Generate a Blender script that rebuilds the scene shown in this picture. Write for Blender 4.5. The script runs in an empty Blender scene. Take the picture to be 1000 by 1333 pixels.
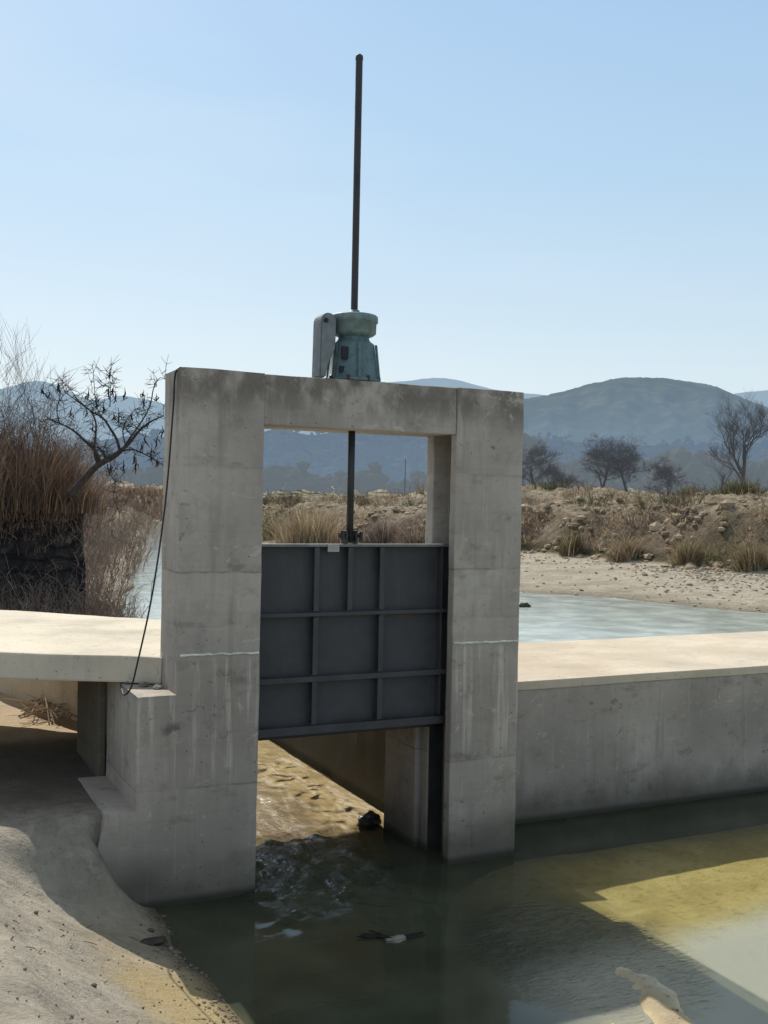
import bpy, bmesh, math, random
from mathutils import Vector, Matrix, noise
R = math.radians
rnd = random.Random(7)
sc = bpy.context.scene
C = sc.collection
# ------------------------------------------------------------------ camera
FPX, YAW, PITCH, ROLL, EYE = 1389.79, 0.4481, -0.0112, 0.0203, 3.6
_f = Vector((math.sin(YAW)*math.cos(PITCH), math.cos(YAW)*math.cos(PITCH), math.sin(PITCH)))
_r = Vector((math.cos(YAW), -math.sin(YAW), 0))
_u = _r.cross(_f)
RT = math.cos(ROLL)*_r + math.sin(ROLL)*_u
UP = -math.sin(ROLL)*_r + math.cos(ROLL)*_u
def ray(x, y):
    return _f + RT*((x-500)/FPX) - UP*((y-666.5)/FPX)
def onz(x, y, z):
    d = ray(x, y); t = (z-EYE)/d.z
    return Vector((d.x*t, d.y*t, z))
def ond(x, y, D):
    d = ray(x, y); t = D/math.hypot(d.x, d.y)
    return Vector((d.x*t, d.y*t, EYE+d.z*t))
def az(x):
    d = ray(x, 650); return math.atan2(d.x, d.y)

cam_d = bpy.data.cameras.new('camera'); cam = bpy.data.objects.new('camera', cam_d); C.objects.link(cam)
M = Matrix((RT, UP, -_f)).transposed().to_4x4(); M.translation = (0, 0, EYE)
cam.matrix_world = M
cam_d.sensor_fit = 'HORIZONTAL'; cam_d.sensor_width = 36; cam_d.lens = FPX/1000*36
cam_d.clip_start = .1; cam_d.clip_end = 20000
sc.camera = cam

# ------------------------------------------------------------------ light
SUN_EL, SUN_AZ = R(43.5), R(0.6)     # azimuth from +Y towards +X
w = bpy.data.worlds.new('World'); sc.world = w; w.use_nodes = True
nt = w.node_tree; bg = nt.nodes['Background']
sky = nt.nodes.new('ShaderNodeTexSky'); sky.sky_type = 'NISHITA'; sky.sun_disc = False
sky.sun_elevation = SUN_EL; sky.sun_rotation = SUN_AZ
sky.air_density = 1.0; sky.dust_density = 1.0; sky.ozone_density = 1.6
SKY = .10
tc = nt.nodes.new('ShaderNodeTexCoord'); sx = nt.nodes.new('ShaderNodeSeparateXYZ'); nt.links.new(tc.outputs['Generated'], sx.inputs[0])
cr_ = nt.nodes.new('ShaderNodeValToRGB'); nt.links.new(sx.outputs[2], cr_.inputs[0])
cr_.color_ramp.elements[0].position = 0; cr_.color_ramp.elements[0].color = (.84, .92, .95, 1)
cr_.color_ramp.elements[1].position = .75; cr_.color_ramp.elements[1].color = (.55, .58, .60, 1)  # zenith out of view, greyed so the sky's ambient light is less blue
e_ = cr_.color_ramp.elements.new(.12); e_.color = (.75, .88, .95, 1)
e_ = cr_.color_ramp.elements.new(.30); e_.color = (.52, .75, .95, 1)
e_ = cr_.color_ramp.elements.new(.48); e_.color = (.41, .65, .94, 1)
sc_ = nt.nodes.new('ShaderNodeVectorMath'); sc_.operation = 'SCALE'; nt.links.new(cr_.outputs[0], sc_.inputs[0]); sc_.inputs['Scale'].default_value = 1/SKY
mxs = nt.nodes.new('ShaderNodeMix'); mxs.data_type = 'RGBA'; mxs.inputs[0].default_value = .72
nt.links.new(sky.outputs[0], mxs.inputs[6]); nt.links.new(sc_.outputs[0], mxs.inputs[7])
wn = nt.nodes.new('ShaderNodeTexNoise'); wm = nt.nodes.new('ShaderNodeMapping'); nt.links.new(tc.outputs['Generated'], wm.inputs[0])
wm.inputs['Scale'].default_value = (1.2, 1.2, 5); nt.links.new(wm.outputs[0], wn.inputs['Vector']); wn.inputs['Scale'].default_value = 1.6; wn.inputs['Detail'].default_value = 5
wr = nt.nodes.new('ShaderNodeMapRange'); nt.links.new(wn.outputs['Fac'], wr.inputs['Value']); wr.inputs['From Min'].default_value = .45; wr.inputs['From Max'].default_value = .75; wr.inputs['To Max'].default_value = .30
mx2 = nt.nodes.new('ShaderNodeMix'); mx2.data_type = 'RGBA'; nt.links.new(wr.outputs[0], mx2.inputs[0]); nt.links.new(mxs.outputs[2], mx2.inputs[6]); mx2.inputs[7].default_value = (.80/SKY, .89/SKY, .95/SKY, 1)
nt.links.new(mx2.outputs[2], bg.inputs[0]); bg.inputs[1].default_value = SKY
sd = bpy.data.lights.new('sun', 'SUN'); so = bpy.data.objects.new('sun', sd); C.objects.link(so)
sd.energy = 4.9; sd.angle = R(.55); sd.color = (1, .95, .86)
to_sun = Vector((math.sin(SUN_AZ)*math.cos(SUN_EL), math.cos(SUN_AZ)*math.cos(SUN_EL), math.sin(SUN_EL)))
so.rotation_euler = to_sun.to_track_quat('Z', 'Y').to_euler()
so.location = (0, 0, 60)
sc.view_settings.view_transform = 'Standard'; sc.view_settings.look = 'None'; sc.view_settings.exposure = 0
sc.render.engine = 'CYCLES'
sc.cycles.max_bounces = 8; sc.cycles.transparent_max_bounces = 16; sc.cycles.caustics_reflective = False

# ------------------------------------------------------------------ materials
class NT:
    def __init__(s, name):
        s.m = bpy.data.materials.new(name); s.m.use_nodes = True
        s.t = s.m.node_tree; s.b = s.t.nodes['Principled BSDF']; s.out = s.t.nodes['Material Output']
        s.pos = s.n('ShaderNodeNewGeometry').outputs['Position']
    def n(s, kind, **kw):
        nd = s.t.nodes.new(kind)
        for k, v in kw.items(): setattr(nd, k, v)
        return nd
    def put(s, sock, v):
        if hasattr(v, 'is_linked') or isinstance(v, bpy.types.NodeSocket): s.t.links.new(v, sock)
        elif isinstance(v, (tuple, list)) and len(v) == 3 and sock.type == 'RGBA': sock.default_value = (*v, 1)
        else: sock.default_value = v
    def map(s, scale=(1, 1, 1), rot=(0, 0, 0), src=None):
        m = s.n('ShaderNodeMapping'); s.put(m.inputs[0], src or s.pos)
        m.inputs['Scale'].default_value = scale; m.inputs['Rotation'].default_value = rot
        return m.outputs[0]
    def noise(s, scale=1, detail=5, rough=.6, vec=None, dist=0):
        nd = s.n('ShaderNodeTexNoise'); s.put(nd.inputs['Vector'], vec or s.pos)
        nd.inputs['Scale'].default_value = scale; nd.inputs['Detail'].default_value = detail
        nd.inputs['Roughness'].default_value = rough; nd.inputs['Distortion'].default_value = dist
        return nd.outputs['Fac']
    def vor(s, scale, vec=None, feature='F1'):
        nd = s.n('ShaderNodeTexVoronoi', feature=feature); s.put(nd.inputs['Vector'], vec or s.pos)
        nd.inputs['Scale'].default_value = scale
        return nd.outputs['Distance']
    def ramp(s, v, a, b, lo=0, hi=1):
        nd = s.n('ShaderNodeMapRange', interpolation_type='SMOOTHSTEP'); s.put(nd.inputs['Value'], v)
        nd.inputs['From Min'].default_value = a; nd.inputs['From Max'].default_value = b
        nd.inputs['To Min'].default_value = lo; nd.inputs['To Max'].default_value = hi
        return nd.outputs[0]
    def math(s, op, a, b=0):
        nd = s.n('ShaderNodeMath', operation=op); s.put(nd.inputs[0], a); s.put(nd.inputs[1], b)
        return nd.outputs[0]
    def mix(s, f, a, b, mode='MIX'):
        nd = s.n('ShaderNodeMix', data_type='RGBA', blend_type=mode)
        s.put(nd.inputs[0], f); s.put(nd.inputs[6], a); s.put(nd.inputs[7], b)
        return nd.outputs[2]
    def sep(s, v=None):
        nd = s.n('ShaderNodeSeparateXYZ'); s.put(nd.inputs[0], v or s.pos); return nd.outputs
    def bump(s, h, strength=.5, dist=.02, normal=None):
        nd = s.n('ShaderNodeBump'); s.put(nd.inputs['Height'], h)
        nd.inputs['Strength'].default_value = strength; nd.inputs['Distance'].default_value = dist
        if normal: s.put(nd.inputs['Normal'], normal)
        return nd.outputs[0]
    def band(s, v, c, hw):   # 1 inside |v-c|<hw
        d = s.math('ABSOLUTE', s.math('SUBTRACT', v, c)); return s.ramp(d, hw*.5, hw, 1, 0)
    def col(s): 
        a = s.n('ShaderNodeAttribute'); a.attribute_name = 'tint'; return a.outputs['Color']

def concrete(name, base=(.30, .285, .255), joints=(), damp=None, stain=1.0, dust=None, spec=.25, wash=False):
    jw = {3.87: .45, 2.45: .35}
    k = NT(name)
    x, y, z = k.sep()
    big = k.noise(.8, 6, .6); mid = k.noise(3.2, 6, .65); fine = k.noise(26, 4, .7)
    streak = k.noise(1, 5, .65, k.map((7, 7, .5))); streak2 = k.noise(1, 4, .6, k.map((22, 22, .9)))
    c = k.mix(k.ramp(big, .3, .7), tuple(v*.72 for v in base), tuple(min(1, v*1.22) for v in base))
    c = k.mix(k.ramp(mid, .42, .72, 0, .62*stain), c, (base[0]*.62, base[1]*.62, base[2]*.62))
    c = k.mix(k.ramp(streak, .50, .74, 0, .6*stain), c, (base[0]*.55, base[1]*.53, base[2]*.50))
    c = k.mix(k.ramp(streak2, .56, .78, 0, .35*stain), c, (base[0]*1.45, base[1]*1.42, base[2]*1.36))
    c = k.mix(k.ramp(fine, .58, .75, 0, .35), c, (base[0]*.6, base[1]*.58, base[2]*.55))
    if wash:
        wz = k.math('MULTIPLY', k.ramp(z, .9, 1.3), k.ramp(z, 2.12, 2.19, 1, 0))
        c = k.mix(k.math('MULTIPLY', wz, k.ramp(k.noise(1, 5, .7, k.map((11, 11, .45))), .50, .66, 0, .7)), c, (base[0]*1.55, base[1]*1.55, base[2]*1.52))
        c = k.mix(k.ramp(z, 2.3, 1.9, 0, .18), c, (base[0]*.6, base[1]*.57, base[2]*.52))
        topm = k.math('MULTIPLY', k.ramp(z, 4.2, 4.6), k.ramp(k.noise(2.1, 5, .65, k.map((1.6, 1.6, 1.0))), .38, .58, .12, .9))
        c = k.mix(topm, c, (base[0]*.38, base[1]*.36, base[2]*.34))
        sp = k.vor(2.1, k.map((1, 1, 1.5))); sp2 = k.noise(7, 4, .7)
        c = k.mix(k.math('MULTIPLY', k.math('MULTIPLY', k.ramp(sp, .05, .34, 1, 0), k.ramp(k.noise(.9, 3), .48, .60)), k.ramp(sp2, .44, .62, 0, .8)), c, (.10, .09, .078))
        brd = k.noise(1, 5, .7, k.map((.9, .9, 16)))
        c = k.mix(k.ramp(brd, .5, .7, 0, .22), c, (base[0]*.6, base[1]*.58, base[2]*.55))
    blot = k.noise(2.6, 4, .6, k.map((1.1, 1.1, 2.0)))
    c = k.mix(k.ramp(blot, .57, .74, 0, .6*stain), c, (base[0]*.42, base[1]*.40, base[2]*.38))
    pit = k.vor(11.0); c = k.mix(k.math('MULTIPLY', k.ramp(pit, .04, .10, .85, 0), k.ramp(k.noise(1.7, 3), .40, .52)), c, (.05, .045, .04))
    bl2 = k.noise(4.5, 5, .75, k.map((1, 1, 1.3)), 1.5); bl3 = k.noise(1.1, 3, .5)
    c = k.mix(k.math('MULTIPLY', k.ramp(bl2, .60, .66, 0, .75*stain), k.ramp(bl3, .44, .56)), c, (base[0]*.34, base[1]*.32, base[2]*.30))
    c = k.mix(k.math('MULTIPLY', k.ramp(bl2, .42, .36, 0, .5*stain), k.ramp(bl3, .56, .44)), c, (base[0]*1.38, base[1]*1.36, base[2]*1.32))
    wob = k.math('MULTIPLY_ADD', k.noise(2.5, 3), .05)
    zz = k.math('ADD', z, k.math('MULTIPLY', k.math('SUBTRACT', k.noise(2.2, 4), .5), .06))
    for j in joints:
        jb = k.band(zz, j, .012); jm = k.math('MULTIPLY', jb, k.ramp(k.noise(2.2, 3), .35, .58, .08*jw.get(j, 1), .6*jw.get(j, 1)))
        c = k.mix(jm, c, (base[0]*.35, base[1]*.34, base[2]*.32))
        above = k.math('MULTIPLY', k.ramp(zz, j-.5, j, 0, 1), k.ramp(zz, j, j+.01, 1, 0))
        c = k.mix(k.math('MULTIPLY', above, k.ramp(streak, .35, .65, 0, .30)), c, (base[0]*1.3, base[1]*1.3, base[2]*1.27))
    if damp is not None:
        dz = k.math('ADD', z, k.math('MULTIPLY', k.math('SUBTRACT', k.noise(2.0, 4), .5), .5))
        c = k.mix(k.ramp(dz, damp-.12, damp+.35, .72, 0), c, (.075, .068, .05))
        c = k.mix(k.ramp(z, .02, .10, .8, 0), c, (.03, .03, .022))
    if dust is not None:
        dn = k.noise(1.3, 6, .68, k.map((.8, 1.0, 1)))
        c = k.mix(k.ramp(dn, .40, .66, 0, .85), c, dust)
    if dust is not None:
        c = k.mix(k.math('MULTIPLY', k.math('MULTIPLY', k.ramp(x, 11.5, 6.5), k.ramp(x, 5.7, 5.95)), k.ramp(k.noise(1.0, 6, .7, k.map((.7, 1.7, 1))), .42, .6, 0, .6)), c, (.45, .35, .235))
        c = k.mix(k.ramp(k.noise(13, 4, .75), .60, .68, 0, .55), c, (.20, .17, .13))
    k.put(k.b.inputs['Base Color'], c); k.b.inputs['Roughness'].default_value = .88
    k.b.inputs['Specular IOR Level'].default_value = spec
    h = k.math('ADD', k.math('MULTIPLY', mid, .5), k.math('MULTIPLY', fine, .3))
    h = k.math('SUBTRACT', h, k.ramp(pit, .03, .09, .5, 0))
    k.put(k.b.inputs['Normal'], k.bump(h, .5, .012))
    return k.m

M_frame = concrete('weathered_concrete', (.39, .345, .298), joints=(3.87, 2.93, 2.45, 1.02), damp=.2, wash=True)
M_wall = concrete('wall_concrete', (.38, .335, .288), joints=(), damp=.18, stain=.9)
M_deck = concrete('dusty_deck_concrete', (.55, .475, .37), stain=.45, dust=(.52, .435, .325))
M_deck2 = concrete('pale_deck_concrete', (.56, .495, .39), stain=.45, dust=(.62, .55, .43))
M_side = concrete('tan_concrete', (.58, .50, .38), stain=.8)
M_dark = concrete('damp_shaded_concrete', (.13, .115, .085), damp=.6, stain=1)  # damp tint low down; dark base also paints the recess shade under the slab

def simple(name, col, rough=.6, metal=0., var=.25, scale=8, bump=.0, spec=.4):
    k = NT(name)
    n1 = k.noise(scale, 5, .65)
    c = k.mix(k.ramp(n1, .3, .7), tuple(v*(1-var) for v in col), tuple(min(1, v*(1+var)) for v in col))
    k.put(k.b.inputs['Base Color'], c); k.b.inputs['Roughness'].default_value = rough
    k.b.inputs['Metallic'].default_value = metal; k.b.inputs['Specular IOR Level'].default_value = spec
    if bump: k.put(k.b.inputs['Normal'], k.bump(k.noise(scale*3, 4), bump, .01))
    return k.m

def steel(name, col, rust=.35):
    k = NT(name)
    n1 = k.noise(3, 6, .65); n2 = k.noise(1, 4, .6, k.map((14, 14, 1.2)))
    c = k.mix(k.ramp(n1, .3, .7), tuple(v*.72 for v in col), tuple(v*1.3 for v in col))
    c = k.mix(k.ramp(n2, .55, .8, 0, .5), c, tuple(v*1.7 for v in col))
    c = k.mix(k.ramp(k.noise(5, 6, .7), .58, .72, 0, rust), c, (.10, .05, .025))
    c = k.mix(k.math('MULTIPLY', k.ramp(k.noise(1, 5, .7, k.map((6, 6, .7))), .55, .72, 0, rust*1.4), k.ramp(n1, .4, .6)), c, (.085, .06, .045))
    k.put(k.b.inputs['Base Color'], c)
    k.put(k.b.inputs['Roughness'], k.ramp(n1, .3, .7, .45, .7)); k.b.inputs['Specular IOR Level'].default_value = .35
    k.put(k.b.inputs['Normal'], k.bump(k.noise(9, 5), .2, .01))
    return k.m
M_gate = steel('dark_gate_steel', (.050, .050, .053), .5)
M_guide = steel('guide_steel', (.030, .029, .028), .4)
M_edge = steel('worn_gate_edge', (.17, .17, .165), .5)
M_rod = steel('greased_rod_steel', (.035, .033, .035), .4)
M_teal = simple('teal_cast_paint', (.092, .145, .152), .6, 0, .22, 14, .15)
M_teal2 = simple('teal_cap_paint', (.145, .20, .195), .6, 0, .22, 14, .15)
M_greyp = simple('grey_cover_paint', (.16, .175, .18), .6, 0, .2, 9, .1)
M_black = simple('black_rubber', (.012, .012, .013), .5)
M_hole = simple('dark_opening', (.012, .016, .018), .7)
M_white = simple('white_mortar', (.66, .64, .58), .9, 0, .25, 12, .3)
M_tag = simple('bare_metal_tag', (.36, .345, .31), .6, 0, .2, 10)
M_bark = simple('grey_brown_bark', (.060, .046, .040), .9, 0, .35, 12, .4, .1)
M_barkfar = simple('hazy_brown_bark', (.085, .072, .068), .95, 0, .2, 3, 0, .05)
M_twigfar = simple('hazy_grey_twigs', (.10, .083, .078), .95, 0, .2, 3, 0, .05)
M_pod = simple('dark_dry_pods', (.030, .024, .024), .9, 0, .3, 15, 0, .1)
M_rock = simple('grey_rock', (.26, .235, .195), .9, 0, .4, 9, .5, .2)
M_wetrock = simple('wet_dark_rock', (.035, .030, .022), .45, 0, .4, 9, .5)
M_rag = simple('pale_rag', (.20, .18, .135), .9, 0, .3, 14, .4)

def airlit(m, f, c=(.20, .25, .30)):  # haze of the air mixed in as constant emission
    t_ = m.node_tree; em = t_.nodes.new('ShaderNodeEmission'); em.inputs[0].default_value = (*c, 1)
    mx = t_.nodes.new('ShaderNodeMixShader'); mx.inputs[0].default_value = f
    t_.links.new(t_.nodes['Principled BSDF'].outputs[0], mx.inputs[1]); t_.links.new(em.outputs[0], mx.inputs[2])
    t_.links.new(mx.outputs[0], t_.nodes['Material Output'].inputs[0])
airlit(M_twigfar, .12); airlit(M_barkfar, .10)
def tinted(name, rough=.9, trans=.0):
    k = NT(name); k.put(k.b.inputs['Base Color'], k.col()); k.b.inputs['Roughness'].default_value = rough
    k.b.inputs['Specular IOR Level'].default_value = .12
    if trans:
        tr = k.n('ShaderNodeBsdfTranslucent'); k.put(tr.inputs[0], k.col())
        mx = k.n('ShaderNodeMixShader'); mx.inputs[0].default_value = trans
        k.t.links.new(k.b.outputs[0], mx.inputs[1]); k.t.links.new(tr.outputs[0], mx.inputs[2])
        k.t.links.new(mx.outputs[0], k.out.inputs[0])
    return k.m
M_blade = tinted('dry_grass_blades', .9, .28)
M_pebble = tinted('pebble_stone', .9)

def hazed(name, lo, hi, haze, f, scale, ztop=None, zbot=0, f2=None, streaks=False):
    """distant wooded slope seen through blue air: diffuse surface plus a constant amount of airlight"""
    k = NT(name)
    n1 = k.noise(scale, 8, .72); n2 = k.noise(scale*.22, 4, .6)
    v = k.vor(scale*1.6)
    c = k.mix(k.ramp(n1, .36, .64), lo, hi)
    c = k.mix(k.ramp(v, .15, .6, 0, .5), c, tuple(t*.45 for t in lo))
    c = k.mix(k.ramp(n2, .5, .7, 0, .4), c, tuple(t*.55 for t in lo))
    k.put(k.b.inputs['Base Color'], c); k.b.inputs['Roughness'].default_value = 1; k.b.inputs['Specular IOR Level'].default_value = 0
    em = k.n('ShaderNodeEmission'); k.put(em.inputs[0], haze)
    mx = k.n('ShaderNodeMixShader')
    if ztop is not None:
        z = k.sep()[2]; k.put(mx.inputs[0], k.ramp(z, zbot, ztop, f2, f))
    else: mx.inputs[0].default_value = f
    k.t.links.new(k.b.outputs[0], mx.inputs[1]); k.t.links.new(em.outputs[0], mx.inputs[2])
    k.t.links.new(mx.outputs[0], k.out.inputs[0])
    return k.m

# ------------------------------------------------------------------ object helpers
def obj(name, mesh, mat, parent=None, smooth=False):
    """mesh: bmesh or (verts, faces[, tints]) in world coordinates"""
    me = bpy.data.meshes.new(name)
    tint = None
    if isinstance(mesh, bmesh.types.BMesh):
        mesh.normal_update(); mesh.to_mesh(me); mesh.free()
    else:
        me.from_pydata([tuple(v) for v in mesh[0]], [], mesh[1])
        if len(mesh) > 2: tint = mesh[2]
    if parent is not None:
        off = Vector((0, 0, 0)); q = parent
        while q: off += q.location; q = q.parent
        me.transform(Matrix.Translation(-off))
    if tint:
        a = me.color_attributes.new('tint', 'FLOAT_COLOR', 'POINT')
        a.data.foreach_set('color', [c for t in tint for c in (*t, 1)])
    if smooth:
        for p in me.polygons: p.use_smooth = True
    me.materials.append(mat); me.update()
    o = bpy.data.objects.new(name, me); C.objects.link(o); o.parent = parent
    return o
def tag(o, label, cat, group=None, kind=None):
    o['label'] = label; o['category'] = cat
    if group: o['group'] = group
    if kind: o['kind'] = kind
    return o
def thing(name, label, cat, loc, group=None):
    o = bpy.data.objects.new(name, None); C.objects.link(o); o.location = loc; o.empty_display_size = .2
    return tag(o, label, cat, group)
def struct(name, mesh, mat, smooth=True):
    o = obj(name, mesh, mat, None, smooth); o['kind'] = 'structure'; return o
def stuff(name, mesh, mat, label, cat):
    o = obj(name, mesh, mat); tag(o, label, cat, kind='stuff'); return o
def origin_to(o, p):
    p = Vector(p); o.data.transform(Matrix.Translation(-p)); o.location = p

def fbm(x, y, z=0., oct=4):
    s, a = 0., .5
    for i in range(oct):
        s += a*noise.noise((x, y, z)); x, y, z, a = x*2.03+11.3, y*2.03+5.1, z*2.03+2.7, a*.5
    return s

def roughen(bm, amp=.006, sc_=2.2, cell=.25):
    """cut into cells and perturb so edges are not ruler-clean"""
    for it in range(5):
        long = [e for e in bm.edges if e.calc_length() > cell*1.5]
        if not long: break
        bmesh.ops.subdivide_edges(bm, edges=long, cuts=1, use_grid_fill=True)
    for v in bm.verts:
        p = v.co
        n1 = Vector((noise.noise(p*sc_), noise.noise(p*sc_+Vector((31, 7, 3))), noise.noise(p*sc_+Vector((5, 41, 9)))))
        n2 = Vector((noise.noise(p*9), noise.noise(p*9+Vector((31, 7, 3))), noise.noise(p*9+Vector((5, 41, 9)))))
        v.co = p + n1*amp + n2*amp*.8
def prism(pts, z0, z1, bevel=.018, rough=.005, cell=.25):
    """extrude plan polygon (X,Y) from z0 to z1 (z may be a callable of x,y)"""
    bm = bmesh.new()
    f0 = z0 if callable(z0) else (lambda x, y: z0); f1 = z1 if callable(z1) else (lambda x, y: z1)
    lo = [bm.verts.new((x, y, f0(x, y))) for x, y in pts]; hi = [bm.verts.new((x, y, f1(x, y))) for x, y in pts]
    n = len(pts)
    bm.faces.new(list(reversed(lo))); bm.faces.new(hi)
    for i in range(n): bm.faces.new((lo[i], lo[(i+1) % n], hi[(i+1) % n], hi[i]))
    bmesh.ops.recalc_face_normals(bm, faces=bm.faces)
    if bevel: bmesh.ops.bevel(bm, geom=list(bm.edges), offset=bevel, segments=2, affect='EDGES', profile=.6)
    if rough:
        bmesh.ops.triangulate(bm, faces=[f for f in bm.faces if len(f.verts) > 4])
        roughen(bm, rough, cell=cell)
    return bm
def rect(x0, x1, y0, y1): return [(x0, y0), (x1, y0), (x1, y1), (x0, y1)]
def box(x0, x1, y0, y1, z0, z1, bevel=.004, rough=0, cell=.25): return prism(rect(x0, x1, y0, y1), z0, z1, bevel, rough, cell)

class MB:
    def __init__(s): s.v, s.f, s.t = [], [], []
    def tube(s, pts, rad, n=6, tint=None, cap=True):
        pts = [Vector(p) for p in pts]; base = len(s.v)
        prev = None
        for i, p in enumerate(pts):
            d = (pts[min(i+1, len(pts)-1)] - pts[max(i-1, 0)])
            d = d.normalized() if d.length > 1e-9 else Vector((0, 0, 1))
            a = prev if prev else (Vector((1, 0, 0)) if abs(d.x) < .8 else Vector((0, 1, 0)))
            a = (a - d*a.dot(d)).normalized(); b = d.cross(a); prev = a
            r = rad[i] if isinstance(rad, (list, tuple)) else rad
            for j in range(n):
                t = 2*math.pi*j/n; s.v.append(p + a*(r*math.cos(t)) + b*(r*math.sin(t)))
                if tint: s.t.append(tint)
        for i in range(len(pts)-1):
            for j in range(n):
                q = base+i*n; s.f.append((q+j, q+(j+1) % n, q+n+(j+1) % n, q+n+j))
        if cap:
            s.f.append(tuple(base+j for j in reversed(range(n)))); s.f.append(tuple(base+(len(pts)-1)*n+j for j in range(n)))
    def blade(s, p, d, h, w_, bend, tint, seg=2):
        """bent tapering grass blade; d = lean direction"""
        base = len(s.v); a = rnd.uniform(0, math.pi); side = Vector((math.cos(a), math.sin(a), 0))*w_*.5
        for i in range(seg+1):
            t = i/seg
            q = Vector(p) + Vector((d[0]*bend*t*t, d[1]*bend*t*t, h*(t - .25*t*t*min(1, bend/max(h, .01)))))
            ww = (1-t)*.9+.1
            if i < seg: s.v += [q-side*ww, q+side*ww]; s.t += [tint, tint]
            else: s.v.append(q); s.t.append(tuple(min(1, c*1.25) for c in tint))
        for i in range(seg-1): q = base+2*i; s.f.append((q, q+1, q+3, q+2))
        q = base+2*(seg-1); s.f.append((q, q+1, q+2))
    def lump(s, c, r, tint=None, sub=2, squash=(1, 1, 1), jag=.35, seed=0):
        bm = bmesh.new(); bmesh.ops.create_icosphere(bm, subdivisions=sub, radius=1)
        base = len(s.v); c = Vector(c)
        for v in bm.verts:
            n_ = 1 + jag*noise.noise(v.co*1.7+Vector((seed*3.1, seed*1.7, seed))) + jag*.5*noise.noise(v.co*4+Vector((seed, 0, seed*2.2)))
            p = v.co*n_*r; s.v.append(c + Vector((p.x*squash[0], p.y*squash[1], p.z*squash[2])))
            if tint: s.t.append(tint)
        for f in bm.faces: s.f.append(tuple(base+v.index for v in f.verts))
        bm.free()
    def lathe(s, c, prof, n=24):
        base = len(s.v)
        for r, z in prof:
            for j in range(n):
                t = 2*math.pi*j/n; s.v.append(Vector((c[0]+r*math.cos(t), c[1]+r*math.sin(t), c[2]+z)))
        for i in range(len(prof)-1):
            for j in range(n):
                q = base+i*n; s.f.append((q+j, q+(j+1) % n, q+n+(j+1) % n, q+n+j))
        s.f.append(tuple(base+j for j in reversed(range(n)))); s.f.append(tuple(base+(len(prof)-1)*n+j for j in range(n)))
    def data(s): return (s.v, s.f, s.t) if s.t else (s.v, s.f)

# ------------------------------------------------------------------ the gate frame
YF, YB = 9.19, 9.815
X0, X1, X2, X3 = 2.44, 3.196, 5.196, 5.975
ZT, ZU, ZJ = 4.726, 4.26, 2.196
G0, G1, GD = 9.31, 9.66, .20
fr = thing('gate_portal', 'tall grey concrete portal of two square posts and a top beam around the steel gate', 'concrete portal', (4.2, 9.5, 0))
rp = [(X2, YF), (X3, YF), (X3, YB), (X2, YB), (X2, G1), (X2+GD, G1), (X2+GD, G0), (X2, G0)]
def cells(xs, ys, zs, solid):
    bm = bmesh.new(); V = {}
    def vert(i, j, k_):
        if (i, j, k_) not in V: V[i, j, k_] = bm.verts.new((xs[i], ys[j], zs[k_]))
        return V[i, j, k_]
    nx, ny, nz = len(xs)-1, len(ys)-1, len(zs)-1
    S = lambda i, j, k_: 0 <= i < nx and 0 <= j < ny and 0 <= k_ < nz and solid((xs[i]+xs[i+1])/2, (ys[j]+ys[j+1])/2, (zs[k_]+zs[k_+1])/2)
    for i in range(nx):
        for j in range(ny):
            for k_ in range(nz):
                if not S(i, j, k_): continue
                for d, q in (((-1, 0, 0), ((0, 0, 0), (0, 0, 1), (0, 1, 1), (0, 1, 0))), ((1, 0, 0), ((1, 0, 0), (1, 1, 0), (1, 1, 1), (1, 0, 1))),
                             ((0, -1, 0), ((0, 0, 0), (1, 0, 0), (1, 0, 1), (0, 0, 1))), ((0, 1, 0), ((0, 1, 0), (0, 1, 1), (1, 1, 1), (1, 1, 0))),
                             ((0, 0, -1), ((0, 0, 0), (0, 1, 0), (1, 1, 0), (1, 0, 0))), ((0, 0, 1), ((0, 0, 1), (1, 0, 1), (1, 1, 1), (0, 1, 1)))):
                    if not S(i+d[0], j+d[1], k_+d[2]): bm.faces.new([vert(i+a, j+b, k_+c) for a, b, c in q])
    return bm
def left_solid(x, y, z):
    if x > X0: return y < YB and not (x > X1-GD and G0 < y < G1)
    if x > 2.10: return z < 1.85
    return z < .86
pier = cells([1.84, 2.10, X0, X1-GD, X1], [YF, G0, G1, YB, 10.5], [-.5, .86, 1.85, ZT], left_solid)
for v in pier.verts:
    if v.co.x < 1.9 and v.co.z < 0: v.co.x = 1.52
bmesh.ops.bevel(pier, geom=[e for e in pier.edges if len(e.link_faces) == 2 and e.calc_face_angle(0) > .5], offset=.016, segments=2, affect='EDGES', profile=.6)
bmesh.ops.triangulate(pier, faces=[f for f in pier.faces if len(f.verts) > 4]); roughen(pier, .007, cell=.2)
obj('post', pier, M_frame, fr)
obj('post', prism(rp, -.6, ZT, .016, .006, .2), M_frame, fr)
obj('beam', box(X1+.002, X2-.002, YF+.006, YB-.006, ZU, ZT-.004, .014, .005, .2), M_frame, fr)
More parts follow.
